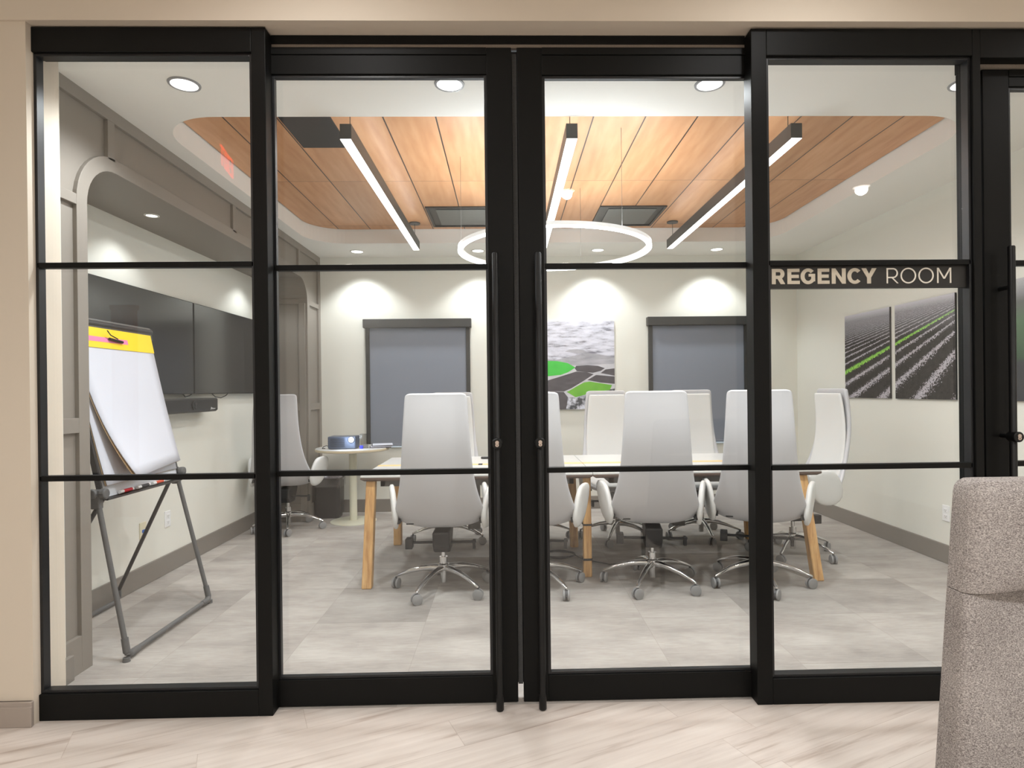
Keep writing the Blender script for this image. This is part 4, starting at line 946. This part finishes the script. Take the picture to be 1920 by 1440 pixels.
# ================================================================== LOBBY LOUNGE CHAIR
t = thing('lounge_chair', 'tall grey boucle lounge chair in the foreground, lower right', 'armchair', (1.27, 1.15, 0))
def cush(zf, yf, yb, x0, x1, rnd=.035, top=1., bot=1., nx=30, nz=14):
    """closed cushion; zf(t)->(z0,z1), yf(t,f)->front y; top/bot: how far the side corners round"""
    q = MB(); rings = []
    for i in range(nx + 1):
        u = (1 - math.cos(PI * i / nx)) / 2; e = min(u, 1 - u) * (x1 - x0); k = 1. if e > rnd else math.sqrt(max(0., 1 - (1 - e / rnd) ** 2))
        x = x0 + (x1 - x0) * u; tt = 2 * u - 1; z0, z1 = zf(tt)
        ins = rnd * (1 - k); z0_, z1_ = z0 + ins * bot, z1 - ins * top
        ring = [(x, yf(tt, j / nz) + ins * .6, z0_ + (z1_ - z0_) * j / nz) for j in range(nz + 1)]
        ring += [(x, yb - ins * .4, z0_ + (z1_ - z0_) * j / nz) for j in range(nz, -1, -1)]
        rings.append(ring)
    q.loft(rings); return q
def rnd_f(f, h): return h * abs(2 * f - 1) ** 6
def shear(o, k=.075, z0=1.1):   # sides lean outward toward the floor
    for v in o.data.vertices:
        s_ = (z0 - v.co.z) * k; v.co.x += -s_ if v.co.x < 0 else s_
q = cush(lambda t_: (.873 + .024 * (1 - t_ * t_) ** 2, 1.100), lambda t_, f: 1.195 - .03 * (1 - t_ ** 2) + rnd_f(f, .004 + .03 * (1 - t_ ** 2) * (1 if f < .5 else 0) + (.02 if f > .5 else 0)), 1.27, .94, 1.60, bot=0.)
o = q.build('headrest', 'boucle', t, world=True, smooth=True, bevel=.008); shear(o)
q = cush(lambda t_: (.34, .872 - .006 * (1 - t_ * t_)), lambda t_, f: 1.197 + .06 * (1 - t_ ** 2) * f ** 3 - .02 * (1 - f), 1.27, .94, 1.60, top=0.)
o = q.build('backrest', 'boucle', t, world=True, smooth=True, bevel=.006); shear(o)
q = cush(lambda t_: (.27, .44), lambda t_, f: .60 + rnd_f(f, .03), 1.19, .93, 1.61, .05); q.build('seat', 'boucle', t, world=True, smooth=True, subsurf=1)
for x in (.99, 1.55):
    for y in (.68, 1.22):
        q = MB(); q.cyl((x, y, 0), .012, .275, 14, r2=.02); q.build('leg', 'black_metal', t, world=True, smooth=True)

# ================================================================== LOBBY, behind the camera (seen only as reflections)
t = thing('exit_sign', 'red lit EXIT sign hanging from the lobby ceiling, reflected in the left glass', 'sign', (-1.62, 1.35, 2.60))
boxpart('housing', 'exit_box', t, -1.80, -1.44, 1.33, 1.36, 2.60, 2.80, bevel=.005)
boxpart('stem', 'exit_box', t, -1.63, -1.61, 1.335, 1.355, 2.80, ZL - .06)
q = MB(); y = 1.360
def er(x0, x1, z0, z1): q.box(x0, x1, y, y + .003, z0, z1)
def ed(xa, za, xb, zb, w): q.prism([(xa, za), (xa + w, za), (xb + w, zb), (xb, zb)], .003, 'Y', y)
# facing the glass: reads EXIT from the partition side
def put(x): return -1.48 - x
for x0 in (0,):
    er(put(.018), put(0), 2.64, 2.76); er(put(.06), put(0), 2.64, 2.655); er(put(.055), put(0), 2.693, 2.707); er(put(.06), put(0), 2.745, 2.76)
ed(put(.145) , 2.64, put(.095), 2.76, .018); ed(put(.095), 2.64, put(.145), 2.76, .018)
er(put(.185), put(.167), 2.64, 2.76); er(put(.275), put(.205), 2.745, 2.76); er(put(.249), put(.231), 2.64, 2.745)
q.build('letters', 'exit_red', t, world=True); t.location = (-1.76, 1.15, 2.66); t.rotation_euler = (0, 0, math.radians(-100))
t = thing('slat_screen', 'oak slat screen in the lobby, reflected on the dark wall screens', 'screen', (-4.05, -1.5, 0))
q = MB()
for i in range(5): q.box(-4.18 + i * .055, -4.152 + i * .055, -1.55, -1.50, 0, 2.2)
q.build('slats', 'plywood_slat', t, world=True)
boxpart('rail', 'plywood_slat', t, -4.19, -3.92, -1.56, -1.49, 2.2, 2.25)
